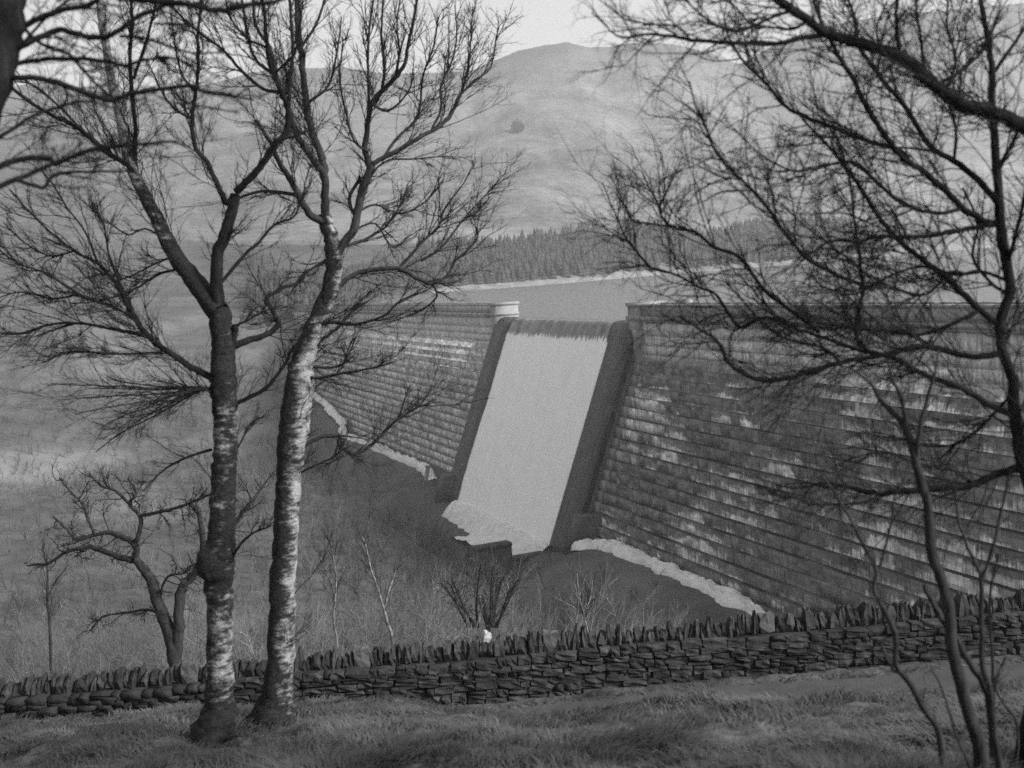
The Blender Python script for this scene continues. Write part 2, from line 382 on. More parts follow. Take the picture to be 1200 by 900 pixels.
# road
xs = np.concatenate([np.linspace(-2.6, 14, 120), np.linspace(14.5, 60, 20)])
vt = np.linspace(0, 1, 14); gx, gv = np.meshgrid(xs, vt)
y0 = 20.95 - .03 * np.clip(gx, -3, 12) + 1.4 * sstep(0.8, -2.6, gx); y1 = 22.85 + .05 * np.sin(gx * 1.7)
gy = y0 + (y1 - y0) * gv; gz = bank_z(gx, gy) + .012
road = npmesh('road', np.stack([gx, gy, gz], -1).reshape(-1, 3), grid_faces(*gx.shape), M['road'], None, True)
tag(road, 'narrow gravel road running along the stone wall', kind='structure')
# reservoir
def wp(s, u): p = P0 + DD * s + DN * u; return (p[0], p[1])
poly = [wp(-140, -1.2), wp(-5.9, -1.2), wp(-5.9, -1.75), wp(45.0, -1.75), wp(45.0, -1.2), wp(230, -1.2), (-150, 620), (-50, 760), (200, 1000), (900, 1800), (2400, 1900), (2400, 300), (300, 30)]
me = bpy.data.meshes.new('reservoir'); me.from_pydata([(a, b, .12) for a, b in poly], [], [list(range(len(poly)))]); me.update()
if me.polygons[0].normal.z < 0: me.flip_normals()
res = link('reservoir', me, M['water']); tag(res, 'still reservoir water behind the dam', kind='structure')
# haze
hz = bpy.data.materials.new('haze'); hz.use_nodes = True; t = hz.node_tree; t.nodes.clear()
pv = t.nodes.new('ShaderNodeVolumePrincipled'); mo = t.nodes.new('ShaderNodeOutputMaterial'); t.links.new(pv.outputs[0], mo.inputs['Volume'])
pv.inputs['Color'].default_value = (.9, .9, .9, 1); pv.inputs['Density'].default_value = .00031; pv.inputs['Anisotropy'].default_value = .25
hb = npmesh('haze', (BOXV - [.5, 0, 0]) * [6000, 3700, 760] + [0, -120, -60], BOXF, hz)
tag(hb, 'thin winter haze over the valley', kind='stuff')

# ------------------------------------------------------------------ dam
def D3(s, u, z): return P0 + DD * s + DN * u + np.array([0, 0, z])
dam = empty('dam', tuple(D3(18, 10, -26)))
tag(dam, 'stepped masonry dam with a broad central spillway and stone parapets', 'dam')
def dbox(s0, s1, u0, u1, z0, z1, du0=0, du1=0):
    "corners of a box in dam axes; du shifts the top (u at z1)"
    return [D3(s, u + (dd if z == z1 else 0), z) for z in (z0, z1) for u, dd in ((u0, du0), (u1, du1)) for s in (s0, s1)]
SL, SR, S0, S1 = 45.0, -5.9, -125.0, 240.0        # spillway opening and the ends of the dam
def ustep(i): return .15 + .405 * COURSE * i
NC = 19
PIL = []
def course_blocks(sa, sb, i, rnd):
    z1 = ZSTEP - COURSE * i; z0 = z1 - COURSE; out = []; s = sa - rnd.uniform(0, 2.0)
    while s < sb:
        l = rnd.uniform(1.7, 3.3); a, b = max(s, sa), min(s + l, sb)
        if b - a > .4: out.append((a + .02, b - .02, z0 + .03, z1 - .03, ustep(i) + rnd.uniform(-.05, .05)))
        s += l
    return out
rb = random.Random(5)
bl = []
for i in range(NC):
    bl += [b + (i,) for b in course_blocks(S0, SR - 1.6, i, rb)]
    bl += [b + (i,) for b in course_blocks(SL + 1.6, S1, i, rb)]
def area(b):
    c = [proj(D3(s, b[4], z)) for s in b[:2] for z in b[2:4]]
    xs_ = [q[0] for q in c]; ys_ = [q[1] for q in c]
    if max(xs_) < 0 or min(xs_) > 1200 or min(ys_) > 680 or b[0] > 60: return 0
    return (max(xs_) - min(xs_)) * (max(ys_) - min(ys_))
bl.sort(key=area, reverse=True)
ub = bpy.data.meshes.new('masonry_block'); ub.from_pydata([tuple(v) for v in BOXV], [], [list(f) for f in BOXF]); ub.update(); ub.materials.append(M['masonry'])
rot = Matrix(((DD[0], DN[0], 0, 0), (DD[1], DN[1], 0, 0), (0, 0, 1, 0), (0, 0, 0, 1)))
rest = Boxes()
for k, (a, b, z0, z1, uf, i) in enumerate(bl):
    if k < 300:
        o = bpy.data.objects.new('masonry_block', ub); COL.objects.link(o); o.parent = dam
        o.matrix_parent_inverse = Matrix.Translation(-dam.location)
        p = D3(a, uf - 1.3, z0)
        o.matrix_basis = Matrix.Translation(Vector(p)) @ rot @ Matrix.Diagonal((b - a, 1.3, z1 - z0, 1))
    else: rest.add(dbox(a, b, uf - 1.3, uf, z0, z1))
tag(rest.build('masonry_courses', M['masonry'], dam), kind='stuff')
core = Boxes()
for sa, sb in ((S0, SR - 1.5), (SL + 1.5, S1)):
    core.add(dbox(sa, sb, -7, ustep(NC - 1) - .12, -33, ZSTEP + .2, 0, -(ustep(NC - 1) - .05)))
    core.add(dbox(sa, sb, -3.3, .02, ZSTEP + .1, 1.0))
core.build('dam_body', M['masonry'], dam)
for sa, sb in ((S0, SR), (SL, S1)):
    cr = Boxes(); cr.add(dbox(sa, sb, -3.0, -.2, .98, 1.22)); cr.build('crest_road', M['crest'], dam)
    for u0, u1, near in ((-.15, .25, 1), (-3.3, -2.9, 0)):
        w = Boxes(); w.add(dbox(sa + .2, sb - .2, u0 - .02, u1 - .06, 1.0, 2.38)); pa = w.build('parapet', M['parapet'], dam)
        c = Boxes()
        n = int((sb - sa) / 2.4)
        for k in range(n):
            a = sa + (sb - sa) * k / n; b = sa + (sb - sa) * (k + 1) / n
            c.add(dbox(a + .012, b - .012, u0 - .10, u1 + .06, 2.383, 2.66 + rb.uniform(-.008, .008)))
        tag(c.build('coping', M['parapet'], pa), kind='stuff')
    k = Boxes(); k.add(dbox(sa - .0, sb + .0, -.25, .62, .62, 1.05)); k.add(dbox(sa + .1, sb - .1, -.2, .38, .30, .617)); k.build('cornice', M['parapet'], dam)
# upper band of large pale ashlar under the cornice
ub2 = Boxes()
for sa, sb in ((S0, SR - 1.7), (SL + 1.7, S1)):
    for z0, z1 in ((-1.5, .297), (-2.8, -1.5), (-4.0, -2.8)):
        s = sa
        while s < sb:
            l = rb.uniform(2.2, 3.6); ub2.add(dbox(s + .015, min(s + l, sb) - .015, -.5, .10 + rb.uniform(-.03, .03), z0 + .015, z1 - .012)); s += l
tag(ub2.build('ashlar_band', M['masonry'], dam), kind='stuff')
# end piers with pilasters running down the face
for sa, sb in ((SR - 1.7, SR + .9), (SL - .9, SL + 1.7)):
    p = Boxes(); p.add(dbox(sa, sb, -3.5, .7, -6, 2.42)); pm = M['pier'] if sa > 0 else M['parapet']; pr = p.build('end_pier', pm, dam)
    p = Boxes(); p.add(dbox(sa - .18, sb + .18, -3.7, .9, 2.42, 2.86)); p.build('pier_cap', pm, pr)
    p = Boxes(); p.add(dbox(sa - .2, sb + .2, -3.55, .95, .66, 1.12)); p.build('pier_cornice', pm, pr)
p = Boxes(); p.add(dbox(SR - 9, SR - 7.4, -3.5, -2.7, 1.2, 3.1)); p.build('parapet_pedestal', M['parapet'], dam)
for sa, sb in ((SR - 1.75, SR - .1), (SL + .1, SL + 1.75)):
    p = Boxes()
    for i in range(NC):
        z1 = ZSTEP - COURSE * i
        p.add(dbox(sa, sb, -.5, ustep(i) + .42, z1 - COURSE + .01, z1 - .01, 0, -.3))
    tag(p.build('pilaster', M['pilaster'], dam), kind='stuff')
# spillway profile: rounded lip, then a straight sloping face
ZB = -30.2
prof = [(-3.6, -1.2), (-2.9, -.35), (-2.1, -.06), (-1.3, 0.0), (-.7, -.05), (-.25, -.2), (.1, -.5), (.4, -1.0), (.75, -1.9)]
for z in np.linspace(-3.2, ZB, 22): prof.append((.75 + (-1.9 - z) * .40, z))
prof = np.array(prof)
def prof_mesh(name, sa, sb, lift, thick, mat, parent, ns=2, rough=0.0, seed=0):
    nrm = np.gradient(prof, axis=0); nrm = np.stack([-nrm[:, 1], nrm[:, 0]], 1); nrm /= np.linalg.norm(nrm, axis=1)[:, None]
    pr = prof + nrm * lift
    if rough:
        tt = np.linspace(0, len(pr) - 1, 90); i0 = np.minimum(tt.astype(int), len(pr) - 2); fr = (tt - i0)[:, None]
        pr = pr[i0] * (1 - fr) + pr[i0 + 1] * fr; nrm = nrm[i0] * (1 - fr) + nrm[i0 + 1] * fr
    ss = np.linspace(sa, sb, ns); S, K = np.meshgrid(ss, np.arange(len(pr)))
    U = pr[K, 0].copy(); Z = pr[K, 1].copy()
    if rough:
        w = rough * (fbm(S * 1.3, K * .08, seed, 4) + .5 * fbm(S * 4, K * .26, seed + 9, 3)) * sstep(5, 18, K)
        U += nrm[K, 0] * w; Z += nrm[K, 1] * w
    P = P0 + S[..., None] * DD + U[..., None] * DN; P[..., 2] += Z
    bk = P - nrm[K, 0][..., None] * DN * thick; bk[..., 2] -= nrm[K, 1] * thick
    nr, nc = S.shape; a = P.reshape(-1, 3); b = bk.reshape(-1, 3); n = len(a)
    f1 = grid_faces(nr, nc); f = [f1[:, ::-1], f1 + n]
    for ring in (np.arange(nc), np.arange(nc) + (nr - 1) * nc, np.arange(nr) * nc, np.arange(nr) * nc + nc - 1):
        f.append(np.stack([ring[:-1], ring[1:], ring[1:] + n, ring[:-1] + n], 1))
    o = npmesh(name, np.concatenate([a, b]), np.concatenate(f), mat, parent, bool(rough))
    bm = bmesh.new(); bm.from_mesh(o.data); bmesh.ops.recalc_face_normals(bm, faces=bm.faces); bm.to_mesh(o.data); bm.free()
    return o
prof_mesh('spillway_face', SR, SL, 0, 6, M['wetwall'], dam)
WL, WR = 38.4, .1
fall = prof_mesh('waterfall', WR, WL, .34, .30, M['fall'], None, 50, .10, 4)
tag(fall, 'sheet of white water pouring down the dam spillway', kind='structure')
for sa, sb in ((SR, WR - .05), (WL + .05, SL)):
    tw = prof_mesh('training_wall', sa, sb, .40, 1.2, M['wetwall'], dam)
p = Boxes(); p.add(dbox(WL + 3.9, SL + .4, 3, 15.5, -31, -25.8, 0, -3)); p.build('wing_wall', M['wetwall'], dam)
p = Boxes(); p.add(dbox(SR - 3.2, SR - .5, 4, 13.2, -29, -24.2, 0, -2)); p.build('wing_wall', M['wetwall'], dam)
# stilling basin wall in front of the fall
bw_ = empty('basin_wall', tuple(D3(12, 24, -32))); tag(bw_, 'low dark masonry wall in front of the foot of the spillway', 'wall')
for ua, ub_, zt in ((11.5, 18.4, -29.9), (18.42, 24.2, -27.7)):
    u = ua
    while u < ub_ - .3:
        e = min(u + rb.uniform(1.4, 2.2), ub_); p = Boxes(); p.add(dbox(-1.9, -.5, u, e - .02, -35, zt - .42)); p.build('wall_block', M['basin'], bw_)
        p = Boxes(); p.add(dbox(-2.1, -.3, u, e - .02, zt - .40, zt)); p.build('cope', M['basin'], bw_); u = e
# foam pool and the white strips along the toe
def lumpy(name, path, width, height, seed, label):
    "a lumpy white mass along a path of (s,u,z)"
    path = np.array(path, float); seg = np.linalg.norm(np.diff(path, axis=0), axis=1); cum = np.concatenate([[0], np.cumsum(seg)])
    n = int(cum[-1] / .28); tt = np.linspace(0, cum[-1], n)
    P = np.stack([np.interp(tt, cum, path[:, i]) for i in range(3)], 1)
    tg = np.gradient(P[:, :2], axis=0); tg /= np.linalg.norm(tg, axis=1)[:, None] + 1e-9
    nn = np.stack([-tg[:, 1], tg[:, 0]], 1); m = 15; v = np.linspace(-1, 1, m)
    T, V = np.meshgrid(tt, v, indexing='ij')
    wd = width * (1 + .4 * fbm(tt * .35, tt * 0, seed, 4))
    S = P[:, 0][:, None] + nn[:, 0][:, None] * V * wd[:, None]; U = P[:, 1][:, None] + nn[:, 1][:, None] * V * wd[:, None]
    h = height * (1 - V ** 2) ** .6 * (.85 + .5 * fbm(T * .8, V * 1.4, seed + 3, 4))
    Z = P[:, 2][:, None] + h - .25 * (np.abs(V) > .99)
    G = P0 + S[..., None] * DD + U[..., None] * DN; G[..., 2] += Z
    o = npmesh(name, G.reshape(-1, 3), grid_faces(n, m), M['foam'], None, True)
    return tag(o, label, kind='structure')
zt = -26.7
lumpy('white_water', [(-10.0, 12.2, zt - .9), (-16, 10.6, zt), (-32, 10.4, zt), (-40, 10.6, zt), (-48, 10.9, zt - .3), (-54, 11.6, zt - 1.6)], 1.2, .8, 3, 'broken white water along the dam foot, right of the spillway')
lumpy('white_water', [(47, 13.4, zt - .6), (57, 11.6, zt), (76, 11.6, zt), (100, 11.5, zt), (112, 12.2, zt)], .9, 1.0, 8, 'broken white water along the dam foot, left of the spillway')
lumpy('white_water', [(98, 11.0, zt + .2), (117, 12.4, zt - .2), (125, 10.4, -24.6), (135, 10.4, -23.2), (146, 9.6, -22.0), (164, 9.0, -20.9)], 1.0, .7, 14, 'white water cascading down the far abutment beside the dam')
# foam pool
xs = np.linspace(-.9, 38.5, 110); vs = np.linspace(11.5, 18, 34); S, U = np.meshgrid(xs, vs)
Z = -31.6 + 2.3 * np.exp(-((U - 12.4) / 2.0) ** 2) + .22 * fbm(S * .5, U * .5, 21, 4) - 2.2 * sstep(14, 18, U) * sstep(18, 36, S)
G = P0 + S[..., None] * DD + U[..., None] * DN; G[..., 2] += Z
o = npmesh('foam_pool', G.reshape(-1, 3), grid_faces(*S.shape)[:, ::-1], M['foam'], None, True); tag(o, 'churning foam at the foot of the spillway', kind='structure')

# ------------------------------------------------------------------ dry stone wall
wall = empty('dry_stone_wall', (0, WALL_Y, float(wall_base(0))))
tag(wall, 'long dry stone wall with upright coping stones along the road', 'stone wall')
def rock_mesh(seed, top_round=0.0, name='stone'):
    r = random.Random(seed); bm = bmesh.new(); bmesh.ops.create_cube(bm, size=1.0)
    bmesh.ops.subdivide_edges(bm, edges=bm.edges[:], cuts=1, use_grid_fill=True)
    for v in bm.verts:
        c = v.co; e = sum(abs(k) > .49 for k in c)
        f = {1: 1.0, 2: .975, 3: .91}.get(e, 1)
        v.co = Vector((c.x * f + r.uniform(-.06, .06), c.y * f + r.uniform(-.10, .10), c.z * f + r.uniform(-.09, .09)))
        if top_round and c.z > .3:
            v.co.x *= 1 - top_round * .45; v.co.y *= 1 - top_round * .5; v.co.z += r.uniform(-.10, .08)
    me = bpy.data.meshes.new(name); bm.to_mesh(me); bm.free(); me.materials.append(M['stone']); return me
rocks = [rock_mesh(100 + k) for k in range(10)]
cops = [rock_mesh(200 + k, .75, 'coping_stone') for k in range(9)]
pale_cop = [rock_mesh(300 + k, .2, 'coping_stone') for k in range(3)]
for me in pale_cop: me.materials.clear(); me.materials.append(M['stone_pale'])
def place(name, me, loc, scale, rotz=0.0, ry=0.0, rx=0.0, parent=None):
    o = bpy.data.objects.new(name, me); COL.objects.link(o); o.parent = parent
    o.matrix_parent_inverse = Matrix.Translation(-parent.location)
    o.location = loc; o.scale = scale; o.rotation_euler = (rx, ry, rotz); return o
rw = random.Random(23)
stones = []
def slope_at(x): return math.atan((wall_top(1) - wall_top(0)))
FACE_H = WALL_H - .40
x_lo, x_hi = -24, 24
zc = 0.0; courses = []
while zc < FACE_H - .06:
    h = rw.uniform(.085, .16); 
    if zc + h > FACE_H - .05: h = FACE_H - zc
    courses.append((zc, h)); zc += h
for ci, (zc, h) in enumerate(courses):
    x = x_lo - rw.uniform(0, .4)
    while x < x_hi:
        w = rw.uniform(.15, .52); hh = h
        if rw.random() < .10 and ci < len(courses) - 1 and w > .3: hh = h * 1.45
        elif rw.random() < .12: hh = h * .55
        jz = rw.uniform(-.015, .015) + .03 * math.sin(x * .9 + ci)
        stones.append((x + w / 2, zc + hh / 2 + jz, w * .985, hh * .97, rw.uniform(-.03, .045)))
        if hh < h * .6: stones.append((x + w / 2 + .01, zc + h * .78 + jz, w * .93, h * .40, rw.uniform(-.03, .03)))
        x += w
stones.sort(key=lambda q: (abs(q[0] + .5) > 11.2 or q[0] < -6.5, -q[2] * q[3]))
fill_v = []; fill_f = []; fn = 0
for k, (x, zc, w, h, dy) in enumerate(stones):
    z = float(wall_base(x)) + zc; me = rocks[k % len(rocks)]
    if k < 300: place('stone', me, (x, WALL_Y - .22 + dy * -1, z), (w, .34, h), rw.choice((0, math.pi)) + rw.uniform(-.05, .05), -slope_at(x) + rw.uniform(-.04, .04), 0, wall)
    else:
        vv = np.array([v.co[:] for v in me.vertices]); vv = vv * [w, .34, h] + [x, WALL_Y - .22 - dy, z]
        fill_v.append(vv); fill_f.append(np.array([p.vertices[:] for p in me.polygons]) + fn); fn += len(vv)
tag(npmesh('stone_courses', np.concatenate(fill_v), np.concatenate(fill_f), M['stone'], wall), kind='stuff')
c = Boxes(); n = 24
for k in range(n):
    a = x_lo + (x_hi - x_lo) * k / n; b = x_lo + (x_hi - x_lo) * (k + 1) / n
    za, zb_ = float(wall_base(a)), float(wall_base(b))
    c.add([(xx, yy, zz) for top in (0, 1) for yy in (WALL_Y - .22, WALL_Y + .30) for xx, zz in ((a, za + (FACE_H - .02 if top else -.6)), (b, zb_ + (FACE_H - .02 if top else -.6)))])
c.build('wall_core', M['core'], wall)
palex = [float(at(px, 745, WALL_Y)[0]) for px in (212, 416, 640, 893)]
x = x_lo; k = 0
while x < x_hi:
    near = min(palex, key=lambda q: abs(q - x))
    if abs(near - x) < .12 and -12 < x < 12:
        w, h = .34, .40; me = pale_cop[k % 3]; palex.remove(near) if len(palex) > 1 else palex.__setitem__(0, 99)
        rx_, ry_ = 0, 0
    else:
        w = rw.uniform(.07, .21); h = rw.uniform(.22, .44); me = cops[k % 9]; rx_, ry_ = rw.uniform(-.12, .12), rw.gauss(.07, .12)
    place('coping_stone', me, (x + w / 2, WALL_Y + .02 + rw.uniform(-.03, .03), float(wall_base(x)) + FACE_H + h / 2 - .02), (w, rw.uniform(.34, .46), h), rw.uniform(-.1, .1), ry_, rx_, wall)
    x += w * 1.02 + rw.uniform(-.01, .03); k += 1

# small pale stone lying on the coping and a leaning post beside the spillway foot
M['white_stone'] = gmat('white_stone', [(.3, .25), (.7, .42)], 9.0, .9, 5, None, (.6, .02, 2))
me = rock_mesh(412, .5, 'stone'); me.materials.clear(); me.materials.append(M['white_stone'])
p = at(568, 721, WALL_Y + .05); o = bpy.data.objects.new('loose_stone', me); COL.objects.link(o)
o.location = (p[0], p[1], float(wall_top(p[0])) - .02); o.scale = (.17, .20, .20); o.rotation_euler = (.2, .3, .5)
tag(o, 'small white stone resting on top of the wall below the spillway', 'stone')
_b = D3(48.5, 14.6, -28.2); post = empty('post', tuple(_b)); tag(post, 'leaning pale post at the left corner of the spillway foot', 'post')
p = Boxes(); p.add(dbox(48.2, 48.8, 14.3, 14.9, -28.6, -24.9, 0, 0)); p.v[0][4:] += np.array(DN) * -.9; p.build('shaft', M['parapet'], post)
p = Boxes(); p.add(dbox(48.1, 48.9, 13.25, 14.1, -24.9, -24.6)); p.build('cap', M['parapet'], post)
p = Boxes(); p.add(dbox(47.4, 49.6, 13.5, 15.7, -29.6, -28.0)); p.build('footing', M['basin'], post)

# ------------------------------------------------------------------ trees
UP = np.array([0, 0, 1.0])
def tube(pts, rad, sides=7, jit=0.0, rnd=None, roots=0.0):
    "one tapered tube: verts, quad faces"
    pts = np.asarray(pts, float); rad = np.asarray(rad, float); n = len(pts)
    tg = np.gradient(pts, axis=0); tg /= np.linalg.norm(tg, axis=1)[:, None] + 1e-9
    a = np.array([0, 1.0, 0]); x = np.cross(a, tg[0])
    if np.linalg.norm(x) < .1: x = np.cross([1.0, 0, 0], tg[0])
    x /= np.linalg.norm(x); vs = []
    ph = np.arange(sides) * 2 * math.pi / sides
    for i in range(n):
        x = x - tg[i] * (x @ tg[i]); x /= np.linalg.norm(x) + 1e-9; y = np.cross(tg[i], x)
        rr = rad[i] * (1 + (roots * math.exp(-i / 7.0) * np.maximum(np.cos(4 * ph + 1.3 * np.sin(2 * ph)), -.35) if roots else 0) + (rnd.uniform(-jit, jit, sides) if jit else 0))
        vs.append(pts[i] + np.outer(np.cos(ph) * rr, x) + np.outer(np.sin(ph) * rr, y))
    f = []
    for i in range(n - 1):
        k = np.arange(sides); k2 = (k + 1) % sides
        f.append(np.stack([i * sides + k, i * sides + k2, (i + 1) * sides + k2, (i + 1) * sides + k], 1))
    return np.concatenate(vs), np.concatenate(f)
def smooth_line(p, sub=4):
    p = np.asarray(p, float)
    if len(p) < 3: return np.stack([p[0] + (p[-1] - p[0]) * t for t in np.linspace(0, 1, 4)])
    q = np.vstack([2 * p[0] - p[1], p, 2 * p[-1] - p[-2]]); out = []
    for i in range(1, len(q) - 2):
        for t in np.arange(sub) / sub:
            a, b, c, d = q[i - 1], q[i], q[i + 1], q[i + 2]
            out.append(.5 * (2 * b + (c - a) * t + (2 * a - 5 * b + 4 * c - d) * t * t + (3 * b - a - 3 * c + d) * t ** 3))
    out.append(p[-1]); return np.array(out)
def twig_mesh(P, RD):
    "P (n,K,3), RD (n,K): many three-sided twigs in one go"
    n, K, _ = P.shape
    tg = np.gradient(P, axis=1); tg /= np.linalg.norm(tg, axis=2, keepdims=True) + 1e-9
    ref = np.where(np.abs(tg[..., 2:3]) > .8, np.array([1.0, 0, 0]), np.array([0, 0, 1.0]))
    x = np.cross(tg, ref); x /= np.linalg.norm(x, axis=2, keepdims=True) + 1e-9; y = np.cross(tg, x)
    V = np.stack([P + RD[..., None] * (math.cos(a) * x + math.sin(a) * y) for a in (0, 2.094, 4.189)], 2)[:, :-1].reshape(n, -1, 3)
    V = np.concatenate([V, P[:, -1:]], 1).reshape(-1, 3); st = (K - 1) * 3 + 1          # the last point is a tip
    base = (np.arange(n) * st)[:, None, None, None] + (np.arange(K - 2) * 3)[None, :, None, None]
    k = np.arange(3)[None, None, :, None]; k2 = (k + 1) % 3
    fc = np.concatenate([base + k, base + k2, base + k2 + 3, base + k + 3], 3).reshape(-1, 4)
    b = (np.arange(n) * st)[:, None] + (K - 2) * 3; k = np.arange(3)[None]
    tr = np.stack([b + k, b + (k + 1) % 3, np.broadcast_to(b + 3, (n, 3))], 2).reshape(-1, 3)
    return V, fc, tr
def twig_join(name, parts, mat, parent=None):
    V, Q, T, k = [], [], [], 0
    for P_, R_ in parts:
        v, q, t = twig_mesh(P_, R_); V.append(v); Q.append(q + k); T.append(t + k); k += len(v)
    Q = np.concatenate(Q); T = np.concatenate(T)
    return tag(npmesh(name, np.concatenate(V), [Q, T] if len(Q) else [T], mat, parent), kind='stuff')
def grow(P, RD, per, L, ang, trop, wig, K, rt, f0=.12, rnd=NR, Lr=None):
    "children of polylines P (n,K0,3): per each; returns points and radii"
    n, K0, _ = P.shape; m = n * per
    par = np.repeat(np.arange(n), per); t = f0 + (1 - f0) * rnd.random(m)
    i = np.minimum((t * (K0 - 1)).astype(int), K0 - 2); fr = (t * (K0 - 1) - i)[:, None]
    a = P[par, i]; b = P[par, i + 1]; o = a + (b - a) * fr
    tg = b - a; tg /= np.linalg.norm(tg, axis=1)[:, None] + 1e-9
    rv = rnd.normal(size=(m, 3)); rv -= tg * (rv * tg).sum(1)[:, None]; rv /= np.linalg.norm(rv, axis=1)[:, None] + 1e-9
    an = ang * rnd.uniform(.6, 1.35, m)[:, None]
    d = tg * np.cos(an) + rv * np.sin(an)
    ln = (np.asarray(L)[par] if Lr is None else Lr) * rnd.uniform(.4, 1.0, m) * (1.05 - .45 * t)
    pts = [o]; st = (ln / (K - 1))[:, None]
    for k in range(K - 1):
        d = d + UP * trop + rnd.normal(size=(m, 3)) * wig; d /= np.linalg.norm(d, axis=1)[:, None]
        pts.append(pts[-1] + d * st)
    C = np.stack(pts, 1)
    r0 = np.minimum(rt, .7 * (RD[par, i] * (1 - fr[:, 0]) + RD[par, i + 1] * fr[:, 0]))
    return C, r0[:, None] * np.linspace(1, .42, K)[None, :], ln
class Tree:
    def __init__(s, name, label, cat, Y, base=None):
        s.name, s.Y, s.limbs, s.seed = name, Y, [], hash(name) % 1000
        s.rnd = np.random.default_rng(len(label) * 7 + int(Y * 10)); s.tw = []
        s.root = None; s.meta = (label, cat)
    def limb(s, pts, r, Y=None, drift=None, mat=None, name='limb', tw=None, sides=7, sub=4, flat=False):
        "pts: pixels (x, y); r: pixel radii, two or one per point"
        px = np.array(pts, float); n = len(px)
        rr = np.interp(np.linspace(0, 1, n), np.linspace(0, 1, len(r)), r)
        ln = np.concatenate([[0], np.cumsum(np.linalg.norm(np.diff(px, axis=0), axis=1))])
        if Y is None:
            Y = s.Y
            if s.limbs:
                best = min(((np.hypot(*(l['px'] - px[0]).T).min(), k) for k, l in enumerate(s.limbs)))
                l = s.limbs[best[1]]; Y = float(l['Y'][np.hypot(*(l['px'] - px[0]).T).argmin()])
        if drift is None: drift = s.rnd.uniform(-.45, .45)
        Ys = Y + drift * ln * s.Y / F + np.interp(np.linspace(0, 1, n), np.linspace(0, 1, 5), np.concatenate([[0], s.rnd.normal(0, .006 if name in ('trunk', 'stem') else .03, 4)])) * ln[-1] * s.Y / F
        rr = rr * (.93 if name == 'trunk' else .80 if s.Y > 7 and s.Y < 20 else .95)
        P = np.array([at(x, y, yy) for (x, y), yy in zip(px, Ys)]); W = rr * Ys / F
        s.limbs.append(dict(px=px, Y=Ys, P=P, W=W, mat=mat, name=name, tw=tw, sides=sides, sub=sub))
        return s
    def build(s, twmat, twigs, limb_mat, group=None):
        b = s.limbs[0]['P'][0]; s.root = empty(s.name, tuple(b)); tag(s.root, s.meta[0], s.meta[1], group)
        allP = []; allR = []; allL = []; sec = []
        for l in s.limbs:
            P = smooth_line(l['P'], l['sub']); k = len(P)
            W = np.interp(np.linspace(0, 1, k), np.linspace(0, 1, len(l['W'])), l['W'])
            jit = .085 if l['sides'] > 8 else .06
            w = np.median(l['W']); P[1:-1] += s.rnd.normal(0, (.05 if l['sides'] > 8 else .15) * w, (k - 2, 3))
            v, f = tube(P, W, l['sides'], jit, s.rnd, .22 if l is s.limbs[0] and l['sides'] > 12 else 0.0)
            o = npmesh(l['name'], v, f, l['mat'] or limb_mat, s.root, True)
            dk = l.get('dark')
            if dk is not None:
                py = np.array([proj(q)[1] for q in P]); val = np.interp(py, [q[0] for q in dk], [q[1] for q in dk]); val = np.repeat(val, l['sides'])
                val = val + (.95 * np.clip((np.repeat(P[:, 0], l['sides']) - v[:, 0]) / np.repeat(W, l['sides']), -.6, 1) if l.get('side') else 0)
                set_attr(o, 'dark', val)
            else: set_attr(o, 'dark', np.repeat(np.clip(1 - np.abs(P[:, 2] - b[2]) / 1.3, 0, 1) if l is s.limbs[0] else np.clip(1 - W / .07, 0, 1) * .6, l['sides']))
            tw = l['tw'] if l['tw'] is not None else 1.0
            if tw > 0:
                length = np.linalg.norm(np.diff(P, axis=0), axis=1).sum()
                cnt = max(2, int(length * twigs['n'] * tw))
                # resample to 9 points for growing
                q = np.linspace(0, k - 1, 9); i0 = np.minimum(q.astype(int), k - 2); fr = (q - i0)[:, None]
                Q = P[i0] * (1 - fr) + P[i0 + 1] * fr; QW = W[i0] * (1 - fr[:, 0]) + W[i0 + 1] * fr[:, 0]
                if twigs.get('n0'):
                    f00 = twigs.get('f0', .2) if l is s.limbs[0] else .12
                    c0 = int(length * twigs['n0'] * tw + s.rnd.random())
                    if c0:
                        C0, R0, l0 = grow(Q[None], QW[None], c0, [min(twigs['L0'], length * .8)], twigs['ang'] * .95, twigs['trop'] * .8, twigs['wig'] * .85, 8, twigs['r0'], f00, s.rnd)
                        R0 = R0 * np.linspace(1, .75, 8)[None]
                        sec.append((C0, R0))
                        C, Rr, ln = grow(C0, R0, twigs['n1'], np.minimum(l0 * .55, twigs['L']), twigs['ang'], twigs['trop'], twigs['wig'], 6, twigs['r'], .12, s.rnd)
                        allP.append(C); allR.append(Rr); allL.append(ln)
                C, Rr, ln = grow(Q[None], QW[None], cnt, [min(twigs['L'], length * .9)], twigs['ang'], twigs['trop'], twigs['wig'], 6, twigs['r'], twigs.get('f0', .2) if l is s.limbs[0] else .1, s.rnd)
                allP.append(C); allR.append(Rr); allL.append(ln)
        P1 = np.concatenate(allP); R1 = np.concatenate(allR); L1 = np.concatenate(allL)
        C2, R2, L2 = grow(P1, R1, twigs['n2'], L1 * twigs.get('l2', .5), twigs['ang'], twigs['trop'], twigs['wig'], 4, twigs['r'] * .75, .15, s.rnd)
        out = [(P1, R1), (C2, R2)] + sec
        if twigs.get('n3'):
            C3, R3, L3 = grow(C2, R2, twigs['n3'], L2 * .55, twigs['ang'], twigs['trop'], twigs['wig'], 2, twigs['r'] * .62, .2, s.rnd)
            out.append((C3, R3))
        twig_join('twigs', out, twmat, s.root)
        return s.root

BT = dict(n=6, n0=6.4, L0=1.6, r0=.0085, n1=8, L=.9, ang=.52, trop=.055, wig=.20, r=.0050, n2=4, n3=3, l2=.62)
